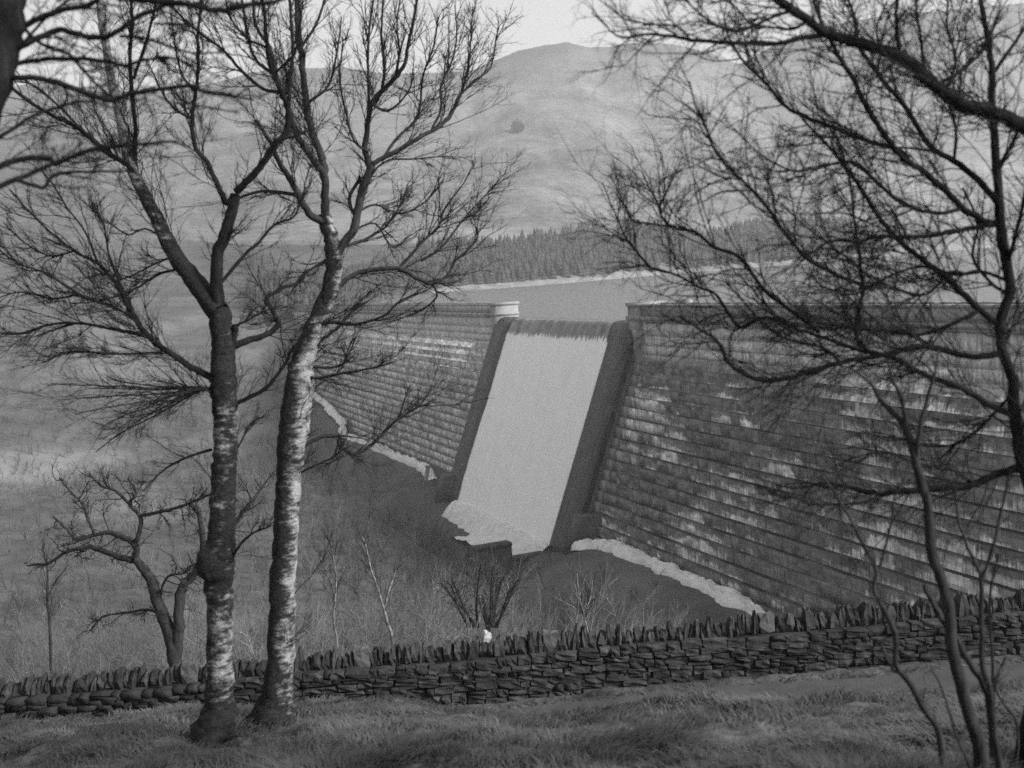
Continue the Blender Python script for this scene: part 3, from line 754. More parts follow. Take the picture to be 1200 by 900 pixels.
# left birch
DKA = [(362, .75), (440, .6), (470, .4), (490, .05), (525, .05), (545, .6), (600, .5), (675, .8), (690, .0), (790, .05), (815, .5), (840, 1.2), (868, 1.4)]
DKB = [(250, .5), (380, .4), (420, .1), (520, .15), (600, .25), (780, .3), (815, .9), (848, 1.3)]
A = Tree('birch_tree', 'forked silver birch with a burl, left of the two trunks on the grass', 'tree', 14.3)
A.limb([(247, 893), (250, 868), (254, 845), (257, 820), (258, 780), (258, 730), (257, 690), (256, 668), (256, 648), (259, 625), (261, 590), (262, 555), (264, 520), (264, 480), (262, 450), (262, 420), (260, 390), (256, 362)],
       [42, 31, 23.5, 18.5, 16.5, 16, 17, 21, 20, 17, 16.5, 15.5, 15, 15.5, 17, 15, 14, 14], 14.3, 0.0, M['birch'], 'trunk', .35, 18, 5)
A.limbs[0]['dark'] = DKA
A.limb([(256, 365), (249, 357), (230, 331), (210, 307), (195, 281), (182, 253), (167, 225), (154, 194), (147, 167), (139, 130), (130, 91), (125, 56), (121, 37), (118, 11), (114, -40)], [17.5, 15, 12.5, 11, 9.5, 8.5, 7, 6, 6, 6, 5], None, .1, M['birch'], tw=.8, sides=12)
A.limbs[1]['dark'] = [(-40, -.75), (180, -.6), (215, .3), (300, .6), (365, .7)]
A.limb([(162, 212), (158, 190), (159, 152), (155, 108), (152, 65), (155, 22), (152, -20)], [4, 3.2, 2.6, 2.0])
A.limb([(157, 92), (171, 50), (180, 17), (186, -20)], [2.4, 1.6])
A.limb([(255, 362), (254, 331), (255, 298), (263, 277), (271, 251), (276, 228)], [12, 9, 8.5, 8.5, 7.5], None, -.15, sides=10)
A.limb([(276, 225), (293, 209), (308, 191), (321, 171), (334, 156), (338, 130), (330, 108), (321, 87), (313, 56), (310, 22), (306, -30)], [5.5, 5, 4.5, 4, 3.2, 2.4])
A.limb([(274, 232), (266, 238), (256, 218), (243, 191), (230, 175), (226, 152), (226, 126), (230, 108), (232, 65), (232, 43), (238, -20)], [5, 3.8, 3.2, 2.6, 1.8])
A.limb([(338, 128), (341, 87), (343, 54), (340, 10), (338, -30)], [3, 2])
A.limb([(330, 108), (308, 104), (282, 82), (261, 58), (232, 37), (200, 6), (185, -20)], [2.8, 1.4])
A.limb([(321, 87), (300, 70), (290, 40), (284, 0), (280, -30)], [2.6, 1.4])
A.limb([(254, 445), (223, 430), (202, 415), (180, 400), (165, 383), (152, 361), (139, 337), (115, 309), (87, 294), (48, 262), (11, 222)], [5.5, 4.5, 4, 3, 2, 1.2])
A.limbs[-1]['tw'] = 1.5
A.limb([(158, 372), (130, 359), (93, 345), (54, 320), (22, 309), (-5, 290)], [2.4, 1.2], tw=1.6)
A.limb([(167, 393), (100, 380), (60, 380), (20, 392), (-10, 388)], [2.2, 1.1])
A.limb([(190, 413), (140, 415), (83, 412), (50, 425)], [1.8, .9])
A.limb([(115, 309), (100, 272), (80, 245), (66, 222), (50, 200)], [1.6, .8])
for k, (x, y) in enumerate([(75, 468), (90, 485), (105, 455), (120, 500), (130, 445), (60, 450), (140, 515), (112, 530), (165, 490)]):
    A.limb([(253, 455 + k % 3 * 5), (235, 455 + (y - 470) * .05), (190, 462 + (y - 470) * .35), ((190 + x) / 2 - 10, (462 + y) / 2 + (y - 470) * .2), (x, y)], [1.7, .7], None, R.uniform(-.9, .9), tw=.55)
A.limb([(270, 406), (293, 398), (310, 393), (323, 384), (326, 378), (318, 362), (312, 350), (328, 339), (352, 329), (360, 318), (380, 307)], [5.5, 4.5, 4, 3.2, 2.4, 1.6])
A.limb([(276, 476), (280, 471), (310, 456), (332, 430), (342, 410), (360, 392)], [3.6, 1.6])
A.limb([(260, 330), (287, 298), (304, 283), (321, 264), (343, 255), (352, 240)], [2.8, 1.2])
A.limb([(248, 527), (219, 536), (193, 550), (176, 566)], [2.4, 1.0])
A.limb([(270, 540), (292, 500), (304, 488)], [1.6, .8])
A.limb([(268, 662), (280, 640), (296, 625), (316, 617)], [2.6, 1.0])
A.limb([(268, 385), (290, 375), (313, 363), (330, 358)], [2, .9])
A.limb([(168, 218), (149, 193), (130, 182), (104, 160), (82, 145), (48, 128), (15, 104), (-8, 88)], [4, 3.6, 2.8, 2], tw=1.4)
A.limb([(104, 160), (67, 123), (40, 100), (20, 96)], [2, 1])
A.limb([(272, 408), (276, 386), (275, 383)], [4.5, 5.5], tw=0)
A.limb([(195, 281), (170, 268), (150, 275), (130, 262)], [1.8, .9])
A.limb([(205, 300), (180, 310), (150, 325), (125, 332)], [1.8, .8])
A.limb([(212, 314), (185, 322), (155, 340), (120, 352), (85, 356)], [2.2, .8])
A.limb([(152, 361), (140, 330), (128, 300), (122, 265), (110, 240)], [2, .9], tw=1.4)
A.limb([(87, 294), (60, 300), (30, 285), (5, 262)], [1.6, .8], tw=1.4)
A.limb([(93, 345), (60, 350), (25, 342), (-5, 350)], [1.6, .8], tw=1.4)
A.limb([(226, 140), (205, 128), (188, 105), (176, 78)], [2, .9])
A.limb([(230, 110), (212, 85), (205, 50), (200, 15)], [2, .9])
A.limb([(321, 87), (345, 62), (352, 25), (356, -10)], [2, .9])
A.limb([(313, 56), (290, 45), (270, 20), (262, -12)], [2, .9])
_rt = A.build(M['twig'], BT, M['bark_dark'])
bm = bmesh.new(); bmesh.ops.create_icosphere(bm, subdivisions=4, radius=1.0)
_c = at(252, 660, 14.22)
for v in bm.verts:
    c = v.co.copy(); n_ = float(fbm(c.x * 1.6 + 3, c.z * 1.6 + c.y, 77, 4)); k = 1 + .16 * n_
    zz = c.z * (.30 if c.z > 0 else .245); v.co = Vector((c.x * .215 * k, c.y * .215 * k, zz * k)) + Vector(_c)
me = bpy.data.meshes.new('burl'); bm.to_mesh(me); bm.free()
_o = link('burl', me, M['birch'], _rt, True); set_attr(_o, 'dark', np.full(len(me.vertices), .75))

# right birch
B = Tree('birch_tree', 'leaning silver birch, right of the two trunks on the grass', 'tree', 15.6)
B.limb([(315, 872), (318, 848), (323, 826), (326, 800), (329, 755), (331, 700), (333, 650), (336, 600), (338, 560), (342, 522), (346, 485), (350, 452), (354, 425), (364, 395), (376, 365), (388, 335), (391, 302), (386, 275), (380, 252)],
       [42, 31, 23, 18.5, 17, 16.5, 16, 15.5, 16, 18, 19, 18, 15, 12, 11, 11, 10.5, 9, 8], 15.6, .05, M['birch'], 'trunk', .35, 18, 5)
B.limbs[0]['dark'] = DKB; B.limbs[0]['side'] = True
B.limb([(384, 262), (365, 253), (354, 238), (350, 227), (339, 209), (327, 190), (316, 165), (300, 140)], [6, 5, 4, 2.4])
B.limb([(350, 229), (313, 224), (287, 229), (270, 240)], [3, 1.4])
B.limb([(381, 255), (381, 229), (380, 206), (369, 191), (356, 171), (343, 147), (336, 120), (325, 95), (318, 60), (300, 30), (296, -20)], [6.5, 5.5, 4.5, 4, 3, 2])
B.limb([(380, 208), (379, 191), (371, 169), (362, 139), (360, 121), (356, 87), (352, 56), (349, 22), (349, -30)], [6, 5.5, 5, 4.5, 4])
B.limb([(391, 305), (401, 287), (414, 270), (419, 248), (425, 222), (434, 199), (432, 190)], [7, 6, 6, 6.5, 6], None, .1, sides=10)
B.limb([(432, 193), (428, 171), (432, 139), (435, 121), (448, 106), (463, 91), (474, 74), (480, 43), (487, 9), (489, -25)], [4.5, 4, 3.4, 2.6, 1.6])
B.limb([(434, 196), (443, 188), (463, 178), (493, 160), (517, 147), (532, 128), (541, 110), (556, 95), (575, 78), (581, 48), (584, 32)], [3.8, 3.2, 2.4, 1.6, .9])
B.limb([(432, 135), (432, 97), (431, 65), (433, 32), (440, -15)], [2.6, 1.4])
B.limb([(448, 106), (451, 74), (447, 43), (450, -15)], [2.4, 1.3])
B.limb([(450, 184), (465, 162), (487, 141), (493, 117), (495, 91), (508, 54), (514, 20)], [2.4, 1.0])
B.limb([(506, 152), (517, 128), (516, 102), (528, 76), (535, 43), (533, 6)], [2.0, .8])
B.limb([(541, 110), (549, 74), (552, 43), (554, 8)], [1.6, .8])
B.limb([(463, 91), (468, 60), (465, 30), (470, -10)], [2, 1])
B.limb([(435, 121), (455, 130), (478, 108), (485, 85)], [2, 1])
B.limb([(417, 257), (409, 233), (423, 207)], [2.8, 2.4])
B.limb([(432, 178), (415, 165), (405, 130), (398, 90), (402, 50)], [2.2, 1.0])
B.limb([(360, 121), (385, 100), (395, 60), (400, 20)], [2.2, 1.0])
B.limb([(352, 56), (370, 30), (380, 0), (384, -20)], [2.4, 1.2])
B.limb([(392, 335), (400, 332), (422, 319), (465, 314), (487, 325), (506, 332), (524, 323), (534, 306), (558, 282), (560, 267)], [4.2, 3.4, 3, 2, 1.0])
B.limb([(469, 312), (487, 293), (498, 280), (513, 267), (521, 245), (539, 221), (556, 193)], [2.4, .8])
B.limb([(493, 306), (517, 290), (539, 262), (560, 238), (593, 202)], [2.0, .7])
B.limb([(506, 332), (512, 347), (493, 364), (462, 376)], [1.8, .8])
B.limb([(354, 385), (365, 381), (395, 377), (417, 380), (449, 370), (470, 352), (500, 340)], [3, 2.4, 1.0])
B.limb([(358, 405), (368, 406), (379, 397), (399, 381), (416, 362), (436, 350)], [3.4, 1.2])
B.limb([(345, 421), (360, 429), (397, 429), (410, 412), (416, 396)], [2.6, 1.0])
B.limb([(347, 438), (371, 443), (397, 438), (438, 431), (462, 424)], [2.8, 1.0])
B.limb([(349, 527), (371, 514), (397, 510), (397, 519), (407, 529), (418, 531), (438, 519), (467, 490), (490, 478), (510, 468)], [3.4, 3.2, 3.2, 2.2, .9])
B.limb([(467, 490), (474, 470), (478, 455)], [1.6, .8])
B.limb([(347, 556), (370, 545), (395, 533), (400, 520)], [1.6, .8])
B.limb([(391, 300), (370, 312), (352, 325), (340, 345)], [2.2, 1])
B.limb([(419, 248), (440, 240), (470, 250), (500, 235), (520, 210)], [1.8, .8])
B.limb([(425, 222), (450, 190), (490, 186), (520, 183)], [1.8, .8])
B.limb([(400, 290), (430, 280), (455, 262), (470, 238), (478, 215)], [2.2, .8])
B.limb([(414, 270), (440, 262), (460, 290), (482, 275)], [1.8, .8])
B.build(M['twig'], BT, M['bark_mid'])

# dark tree at the left edge, close to the camera
CT = dict(n=9, n0=8, L0=.8, r0=.006, n1=8, L=.45, ang=.72, trop=.02, wig=.26, r=.0032, n2=5, n3=3, l2=.55)
C = Tree('bare_tree', 'dark trunk in the top left corner with long bare boughs reaching right', 'tree', 7.6)
C.limb([(-130, 930), (-115, 700), (-95, 480), (-70, 300), (-40, 170), (-10, 95), (2, 45), (2, 0), (-6, -70)], [52, 42, 38, 34, 29, 23, 25, 27, 27], 7.6, 0.0, M['bark_dark'], 'trunk', .1, 14, 5)
C.limb([(18, 58), (24, 54), (52, 42), (71, 35), (93, 41), (119, 44), (141, 35), (162, 19), (186, 9), (210, -8)], [5, 4.6, 4.2, 3.8, 2.6])
C.limb([(12, 76), (22, 74), (54, 69), (97, 69), (121, 71), (147, 77), (169, 70), (201, 68), (226, 78)], [4, 3.2, 2.6, 1.4])
C.limb([(4, 92), (17, 91), (58, 94), (91, 106), (128, 117), (152, 110), (184, 105), (225, 101), (238, 107), (260, 110), (297, 117)], [5, 4.4, 4, 3.4, 2.8, 1.6])
C.limb([(200, 105), (216, 118), (240, 125), (280, 132)], [2, 1])
C.limb([(-15, 168), (0, 160), (43, 134), (87, 121), (110, 118)], [3.4, 2.6, 1.2])
C.limb([(-20, 205), (0, 195), (28, 186), (58, 186), (65, 192), (93, 180), (121, 173), (152, 170), (199, 166), (220, 172)], [5, 4.4, 3.6, 2.6, 1.4])
C.limb([(-20, 228), (0, 218), (17, 211), (32, 205), (72, 188), (100, 180)], [4.4, 3.6, 2.4])
C.limb([(17, 211), (43, 218), (52, 219), (63, 205), (87, 202), (121, 201), (152, 200)], [3, 2.6, 1.6])
C.limb([(20, 40), (32, 28), (76, 11), (108, 4), (125, -15)], [5, 4, 3.2])
C.limb([(14, -15), (90, -10), (160, -1), (186, 2), (227, 6), (256, 13), (287, 6), (321, 2), (350, -8)], [6, 5, 4.4, 3.8, 2.6])
C.limb([(22, 26), (48, 52), (80, 63), (93, 78), (115, 100), (128, 113)], [2.8, 2.4, 1.6])
C.limb([(141, 42), (170, 45), (201, 55), (225, 62), (260, 62)], [2.6, 1.2])
C.limb([(180, 28), (222, 30), (250, 50), (262, 62)], [1.8, .9])
C.limb([(58, 94), (80, 110), (60, 140), (50, 170)], [1.4, .8])
C.limb([(24, 54), (60, 15), (90, -5)], [2.4, 1.4])
C.build(M['twig'], CT, M['bark_dark'])

# big tree at the right edge
DT = dict(n=6, n0=13.5, L0=1.35, r0=.0070, n1=7, L=.6, ang=.66, trop=.03, wig=.25, r=.0038, n2=4, n3=2, l2=.6)
D = Tree('bare_tree', 'spreading bare tree leaning in from the right edge of the photo', 'tree', 9.0)
D.limb([(1222, 905), (1226, 860), (1236, 760), (1232, 660), (1214, 580), (1200, 545), (1192, 505), (1187, 470), (1187, 445), (1176, 415), (1172, 380), (1184, 340), (1180, 311), (1174, 277), (1170, 225), (1166, 170), (1162, 121), (1163, 87), (1157, 43), (1150, 6), (1146, -30)],
       [38, 32, 22, 18, 12, 9, 7.5, 7, 6.5, 6, 6, 6.5, 6.5, 6.5, 5.5, 5, 4.5, 4, 3.2, 2.6, 2], 9.0, 0.02, M['bark_dark'], 'trunk', .6, 14, 4)
D.limb([(1232, 640), (1250, 500), (1240, 350), (1235, 250), (1215, 165), (1189, 143), (1157, 130), (1124, 121), (1096, 100), (1074, 80), (1053, 65), (1031, 58), (1001, 48), (968, 39), (946, 22), (920, 6), (900, -12), (880, -40)],
       [17, 15, 14, 13, 12, 11, 10.5, 10, 9.5, 9, 8.5, 8, 7.5, 7, 6.5, 6.5, 6, 5], None, -.12, sides=12)
D.limb([(968, 41), (936, 45), (914, 51), (881, 51), (851, 50), (810, 47), (784, 42), (756, 40), (732, 44), (719, 39), (704, 24), (693, 15)], [4, 3.2, 3, 2.2, 1.4, .8], tw=.55)
D.limb([(808, 46), (799, 35), (784, 29), (762, 28), (734, 23), (717, 11), (698, -4)], [1.8, .8], tw=.7)
D.limb([(784, 42), (768, 48), (754, 50), (742, 44), (735, 30), (728, 12), (726, -8)], [1.3, .6], tw=.7)
D.limb([(946, 24), (930, 34), (905, 32), (880, 28), (862, 8), (840, -6)], [2.4, 1.0])
D.limb([(930, 12), (905, 20), (870, 36), (846, 33), (818, 14), (800, -4)], [2.6, 1.2])
D.limb([(1167, 262), (1157, 261), (1128, 244), (1105, 220), (1081, 201), (1070, 193), (1055, 182), (1040, 162), (1024, 139), (1011, 117), (1001, 93), (983, 67), (972, 43), (960, 20), (950, -10)], [5.5, 5, 4.6, 4.4, 4, 3.6, 3, 2])
D.limb([(1168, 236), (1145, 210), (1118, 188), (1092, 173), (1070, 140), (1055, 117), (1035, 95), (1020, 74), (1005, 50), (1003, 28), (999, 13), (990, -15)], [5, 4.4, 3.6, 3.2, 2.8, 1.6])
D.limb([(1055, 64), (1050, 26), (1053, -15)], [3.4, 2.4]); D.limb([(1083, 84), (1079, 43), (1074, 13), (1076, -15)], [2.6, 1.6])
D.limb([(1163, 87), (1183, 59), (1198, 37), (1215, 10)], [3, 1.8]); D.limb([(1170, 200), (1190, 160), (1205, 130)], [3, 2])
D.limb([(1172, 262), (1161, 264), (1135, 268), (1109, 273), (1081, 277), (1033, 277), (1007, 283), (972, 283), (953, 296), (935, 302)], [4, 3.6, 3, 2.2, 1.0])
D.limb([(1176, 384), (1148, 363), (1131, 346), (1107, 324), (1070, 296), (1046, 274), (1022, 242), (1000, 208), (975, 176), (940, 139)], [5, 4.6, 4.2, 3.6, 2.6, 1.6])
D.limb([(1066, 185), (1048, 173), (1022, 167), (988, 154), (938, 134), (918, 123), (897, 97), (873, 74), (855, 45), (848, 18)], [3.6, 3.2, 2.4, 1.0])
D.limb([(1175, 414), (1150, 418), (1124, 416), (1100, 408), (1079, 406), (1060, 410), (1033, 416), (985, 425), (940, 438), (905, 446), (880, 442), (855, 427), (840, 400), (815, 383), (795, 370)], [5, 4.6, 4.2, 4, 3.8, 3.4, 2.6, 1.4])
D.limb([(1033, 415), (1016, 410), (1003, 392), (1010, 345), (1007, 298), (1001, 255), (996, 215), (985, 170)], [3.6, 3.2, 3, 2, 1.2])
D.limb([(1187, 488), (1157, 473), (1128, 456), (1092, 443), (1070, 432), (1048, 420), (1027, 415), (990, 405), (955, 392), (920, 380), (890, 350)], [5, 4.6, 4.2, 3.8, 3, 2.2, 1.2], None, None, M['bark_mid'])
D.limb([(1200, 545), (1180, 552), (1167, 556), (1141, 567), (1124, 571), (1092, 572), (1061, 575), (1033, 578), (1007, 574), (970, 566), (930, 572), (890, 560)], [7, 6, 5.4, 4.6, 3.8, 2.4, 1.0])
D.limb([(1033, 579), (1011, 589), (957, 591), (930, 584), (900, 590)], [2, .8])
D.limb([(1141, 567), (1110, 548), (1075, 545), (1040, 530), (1005, 535), (975, 548)], [2.2, .8])
D.limb([(1187, 460), (1150, 500), (1120, 520), (1085, 522), (1050, 512), (1010, 505)], [2.6, .9])
D.limb([(1022, 340), (1000, 330), (975, 320), (940, 298), (910, 259), (897, 240), (875, 216), (853, 196), (835, 170), (827, 149), (814, 121), (808, 95)], [3.2, 2.8, 2, 1.0])
D.limb([(910, 259), (905, 225), (900, 205), (915, 180), (922, 160)], [1.6, .8])
D.limb([(935, 385), (897, 372), (866, 383), (840, 346), (819, 337), (793, 322), (762, 313), (736, 281), (730, 272), (719, 246), (706, 214)], [2.6, 2, 1.5, .8])
D.limb([(960, 390), (930, 366), (897, 342), (868, 303), (838, 290), (814, 272), (788, 266), (775, 253), (771, 238), (760, 218), (752, 200)], [3, 2.6, 1.8, .9])
D.limb([(773, 242), (784, 218), (797, 190)], [1.4, .8]); D.limb([(788, 266), (760, 262), (740, 258), (725, 225), (714, 204)], [1.3, .7])
D.limb([(1148, 363), (1120, 378), (1080, 392), (1050, 388), (1010, 386), (960, 378), (930, 365)], [3.4, 2.6, 1.4])
D.limb([(1107, 324), (1085, 345), (1050, 338), (1015, 320), (990, 300), (950, 270), (915, 240)], [2.4, 1.0])
D.limb([(1128, 244), (1100, 250), (1060, 240), (1030, 215), (1000, 190), (965, 195), (930, 200), (890, 180), (860, 150)], [3, 2.4, 1.0])
D.limb([(1118, 188), (1120, 150), (1110, 110), (1120, 70), (1110, 30), (1112, -10)], [2.4, 1.2])
D.limb([(1180, 311), (1192, 270), (1203, 220)], [3.4, 2.6]); D.limb([(1189, 350), (1160, 330), (1140, 300), (1146, 262), (1128, 220)], [2.8, 1.6])
D.limb([(1184, 330), (1150, 318), (1120, 322), (1080, 312), (1040, 325), (1000, 345), (960, 335)], [2.8, 1.2])
D.limb([(985, 425), (965, 408), (930, 400), (900, 385), (870, 352), (850, 330)], [2.2, 1.0])
D.limb([(1096, 100), (1130, 80), (1150, 60), (1170, 20)], [3, 1.6]); D.limb([(1031, 60), (1028, 30), (1040, 0)], [2, 1.2])
D.build(M['twig'], DT, M['bark_dark'])

# bushy sapling stems at the lower right
ET = dict(n=5, L=.40, ang=.6, trop=.06, wig=.18, r=.0045, n2=3, n3=0, l2=.5)
E_ = Tree('shrub', 'cluster of bare grey stems rising from the lower right corner', 'shrub', 8.6)
E_.limb([(1150, 905), (1148, 874), (1135, 835), (1124, 792), (1115, 759), (1113, 718), (1105, 684), (1094, 654), (1090, 624), (1087, 589), (1079, 564), (1070, 527), (1063, 506), (1053, 490), (1035, 473), (1020, 449), (998, 432)],
        [13, 11, 10, 9.5, 9, 8.5, 8, 8, 7.5, 7, 7, 6, 5, 4.5, 3.5, 2.5, 1.5], 8.6, 0, M['bark_mid'], 'stem', .5, 10)
E_.limb([(1063, 508), (1057, 467), (1046, 445), (1040, 420)], [4, 1.2], None, None, M['bark_mid'])
E_.limb([(1073, 540), (1079, 499), (1087, 467), (1096, 436), (1100, 410)], [4, 1.2], None, None, M['bark_mid'])
E_.limb([(1118, 905), (1107, 898), (1098, 852), (1081, 829), (1068, 803), (1055, 787), (1050, 776), (1050, 748), (1040, 722), (1031, 705), (1024, 689), (1027, 667), (1007, 630), (988, 593), (962, 556)], [6, 5.5, 5, 4.6, 4, 3.6, 3.2, 2.4, 1.4], 8.5, 0, M['bark_mid'], 'stem', .6, 8)
E_.limb([(1031, 665), (1044, 615), (1048, 585), (1060, 560)], [2.2, 1], None, None, M['bark_mid'])
E_.limb([(1055, 788), (1046, 784), (1036, 764), (1032, 752)], [3, 1.6], None, None, M['bark_mid'])
E_.limb([(1166, 905), (1157, 813), (1141, 785), (1118, 746), (1100, 718), (1083, 686)], [6, 5.4, 5, 4.4, 3], 8.9, 0, M['bark_mid'], 'stem', .4, 8)
E_.limb([(1172, 905), (1165, 857), (1161, 813), (1152, 781), (1150, 748), (1150, 680), (1144, 663), (1124, 615), (1120, 572)], [6, 5, 4.4, 3.6, 2.6, 1.4], 8.4, 0, M['bark_mid'], 'stem', .6, 8)
E_.limb([(1150, 682), (1165, 637), (1176, 587), (1184, 550)], [3, 1.6], None, None, M['bark_mid'])
E_.limb([(1166, 905), (1164, 826), (1163, 770), (1160, 700), (1170, 650)], [3.4, 1.4], 9.1, 0, M['bark_mid'], 'stem', .8, 6)
E_.limb([(1190, 905), (1192, 850), (1170, 815), (1168, 795), (1178, 770)], [2.6, 1.2], 8.8, 0, M['bark_mid'], 'stem', .8, 6)
E_.limb([(1140, 905), (1120, 860), (1105, 810), (1090, 780)], [2.4, 1], 8.2, 0, M['bark_mid'], 'stem', .8, 6)
E_.build(M['twig'], ET, M['bark_mid'])

# gnarled tree and saplings behind the wall
GT = dict(n=8, n0=3, L0=1.4, r0=.018, n1=7, L=.8, ang=.8, trop=.03, wig=.36, r=.010, n2=5, n3=2, l2=.5)
G_ = Tree('gnarled_tree', 'small gnarled twin-stemmed tree behind the wall, left of the birches', 'tree', 27.5)
G_.limb([(207, 800), (205, 772), (200, 745), (190, 720), (183, 700), (178, 680), (165, 663), (158, 655)], [10, 9, 8.5, 7.5, 7, 6, 5], 27.5, 0, M['bark_mid'], 'trunk', .3, 10)
G_.limb([(158, 656), (151, 656), (127, 648), (106, 641), (80, 646), (58, 659), (32, 663)], [4.4, 4, 3, 2, 1.2])
G_.limb([(159, 657), (160, 644), (158, 637), (147, 631), (127, 624), (112, 627), (90, 632), (78, 620), (62, 605)], [4.4, 4, 3, 2, 1.2])
G_.limb([(158, 637), (164, 622), (164, 605), (151, 590), (160, 578), (150, 560)], [3.4, 2.4, 1.4])
G_.limb([(164, 605), (186, 600), (216, 592), (242, 581), (262, 575)], [2.4, 1.4])
G_.limb([(112, 627), (104, 610), (96, 590), (82, 575), (70, 560)], [2, 1]); G_.limb([(151, 590), (135, 575), (120, 570), (104, 555)], [2, 1])
G_.limb([(206, 770), (209, 742), (209, 718), (212, 692), (221, 679), (236, 661), (238, 637), (234, 605), (222, 590)], [7.5, 7, 6, 5, 3.6, 2.4], None, 0)
G_.limb([(238, 640), (260, 625), (285, 600), (300, 580), (315, 560)], [3, 2, 1.2]); G_.limb([(192, 722), (175, 715), (150, 718), (122, 722), (108, 735)], [2, 1])
G_.limb([(186, 702), (196, 676), (215, 672), (228, 660)], [1.8, .9])
G_.build(M['twig'], GT, M['bark_mid'])
ST = dict(n=10, L=1.3, ang=.5, trop=.08, wig=.12, r=.008, n2=4, n3=0, l2=.5)
for nm, lab, Y, stems in (
    ('birch_sapling', 'slim white birch sapling with a forked second stem behind the wall', 31, [([(462, 775), (459, 746), (453, 725), (446, 700), (440, 682), (434, 665), (430, 645), (424, 628)], [2.2, 1.7, 1.3, .7]), ([(450, 715), (455, 695), (460, 680), (464, 668)], [1.6, .9])]),
    ('birch_sapling', 'upright birch sapling just right of the birch trunks, behind the wall', 33, [([(396, 780), (395, 752), (391, 725), (393, 700), (394, 678), (391, 655), (386, 630)], [1.7, 1.3, 1.1, .6]), ([(392, 690), (380, 665), (372, 645)], [1.2, .7])]),
    ('birch_sapling', 'tiny bare sapling below the white water right of the spillway', 30, [([(690, 745), (684, 720), (678, 695), (676, 670)], [1.4, .6]), ([(684, 720), (692, 700), (694, 680)], [.9, .5])]),
    ('birch_sapling', 'thin bare sapling behind the wall near the left edge', 34, [([(60, 790), (58, 730), (55, 700), (56, 670), (50, 640)], [2, 1.4, .8]), ([(56, 700), (66, 680), (76, 668)], [1, .6])]),
):
    T = Tree(nm, lab, 'sapling', Y)
    for k, (pts, rr) in enumerate(stems): T.limb(pts, rr, Y if k == 0 else None, 0.0 if k == 0 else .3, M['sapling'] if 'white' in lab or 'upright' in lab else M['bark_mid'], 'stem', .8, 6)
    T.build(M['twig'], ST, M['sapling'], 'saplings behind the wall')
KT = dict(n=6, n0=1.6, L0=1.4, r0=.014, n1=7, L=.9, ang=.6, trop=.06, wig=.25, r=.011, n2=4, n3=2, l2=.55)
K_ = Tree('bare_bush', 'rounded bare bush behind the wall below the spillway foot', 'bush', 38)
K_.limb([(575, 770), (570, 720), (566, 700)], [3.4, 3, 2.6], 38, 0, M['bark_mid'], 'stem', .5, 6)
for k in range(16):
    x = 568 + R.uniform(-1, 1) * 68; y = 652 + abs(x - 568) * .55 + R.uniform(0, 14); b = 568 + (x - 568) * .25 + R.uniform(-8, 8)
    K_.limb([(b, 735), (b + (x - b) * .35 + R.uniform(-4, 4), 715 + R.uniform(-6, 6)), (b + (x - b) * .75 + R.uniform(-5, 5), (y + 700) / 2 + R.uniform(-6, 6)), (x, y)], [1.8, .7], 38 + R.uniform(-1.5, 1.5), R.uniform(-.7, .7), M['bark_mid'], 'stem')
K_.build(M['twig_pale'], KT, M['bark_mid'])

# ------------------------------------------------------------------ woods, scrub and far trees
def cone_tree(rnd, tiers=4, sides=6):
    "verts/faces of a unit conifer: height 1, spread about .3"
    V = []; Fc = []; n = 0
    for k in range(tiers):
        z0 = .06 + .80 * k / tiers; z1 = min(1.0, z0 + .42); r = .21 * (1 - .82 * k / tiers)
        a = np.arange(sides) * 2 * math.pi / sides + rnd.uniform(0, 1); rr = r * rnd.uniform(.65, 1.15, sides)
        ring = np.stack([np.cos(a) * rr, np.sin(a) * rr, z0 + rnd.uniform(-.03, .03, sides)], 1)
        V += [ring, [[0, 0, z1]]]; i = np.arange(sides); Fc.append(np.stack([n + i, n + (i + 1) % sides, np.full(sides, n + sides)], 1)); n += sides + 1
    return np.concatenate(V), np.concatenate(Fc)
protos = [cone_tree(NR) for _ in range(8)]
def forest(name, pts, hlo, hhi, label, mat):
    V, Fc, n = [], [], 0
    zz = land_z(pts[:, 0], pts[:, 1])
    for (x, y), z in zip(pts, zz):
        v, f = protos[R.randrange(8)]; h = R.uniform(hlo, hhi)
        V.append(v * [h * 1.45, h * 1.45, h] + [x, y, z - .3]); Fc.append(f + n); n += len(v)
    return tag(npmesh(name, np.concatenate(V), np.concatenate(Fc), mat), label, kind='stuff')
pts = []
while len(pts) < 3600:
    x = NR.uniform(-62, 330); d = NR.uniform(6, 150) ** 1.0; y = float(shore(x)) + 8 + d
    top = 118 + 22 * float(vnoise(x * .02, 3.0, 5)) - (40 if 70 < x < 84 and d > 95 else 0)
    if d < top: pts.append((x, y))
forest('plantation', np.array(pts), 5.5, 10.5, 'dense conifer plantation along the far shore of the reservoir', M['conifer'])
pts = []
while len(pts) < 900:
    y = NR.uniform(360, 620); x = NR.uniform(-.22, -.055) * y
    s, u = su(x, y)
    if s < 190 or x > float(-58): continue
    if vnoise(x * .02, y * .02, 8) > -.25: pts.append((x, y))
forest('hillside_wood', np.array(pts), 6, 10, 'dark conifer wood behind the far end of the dam', M['conifer'])
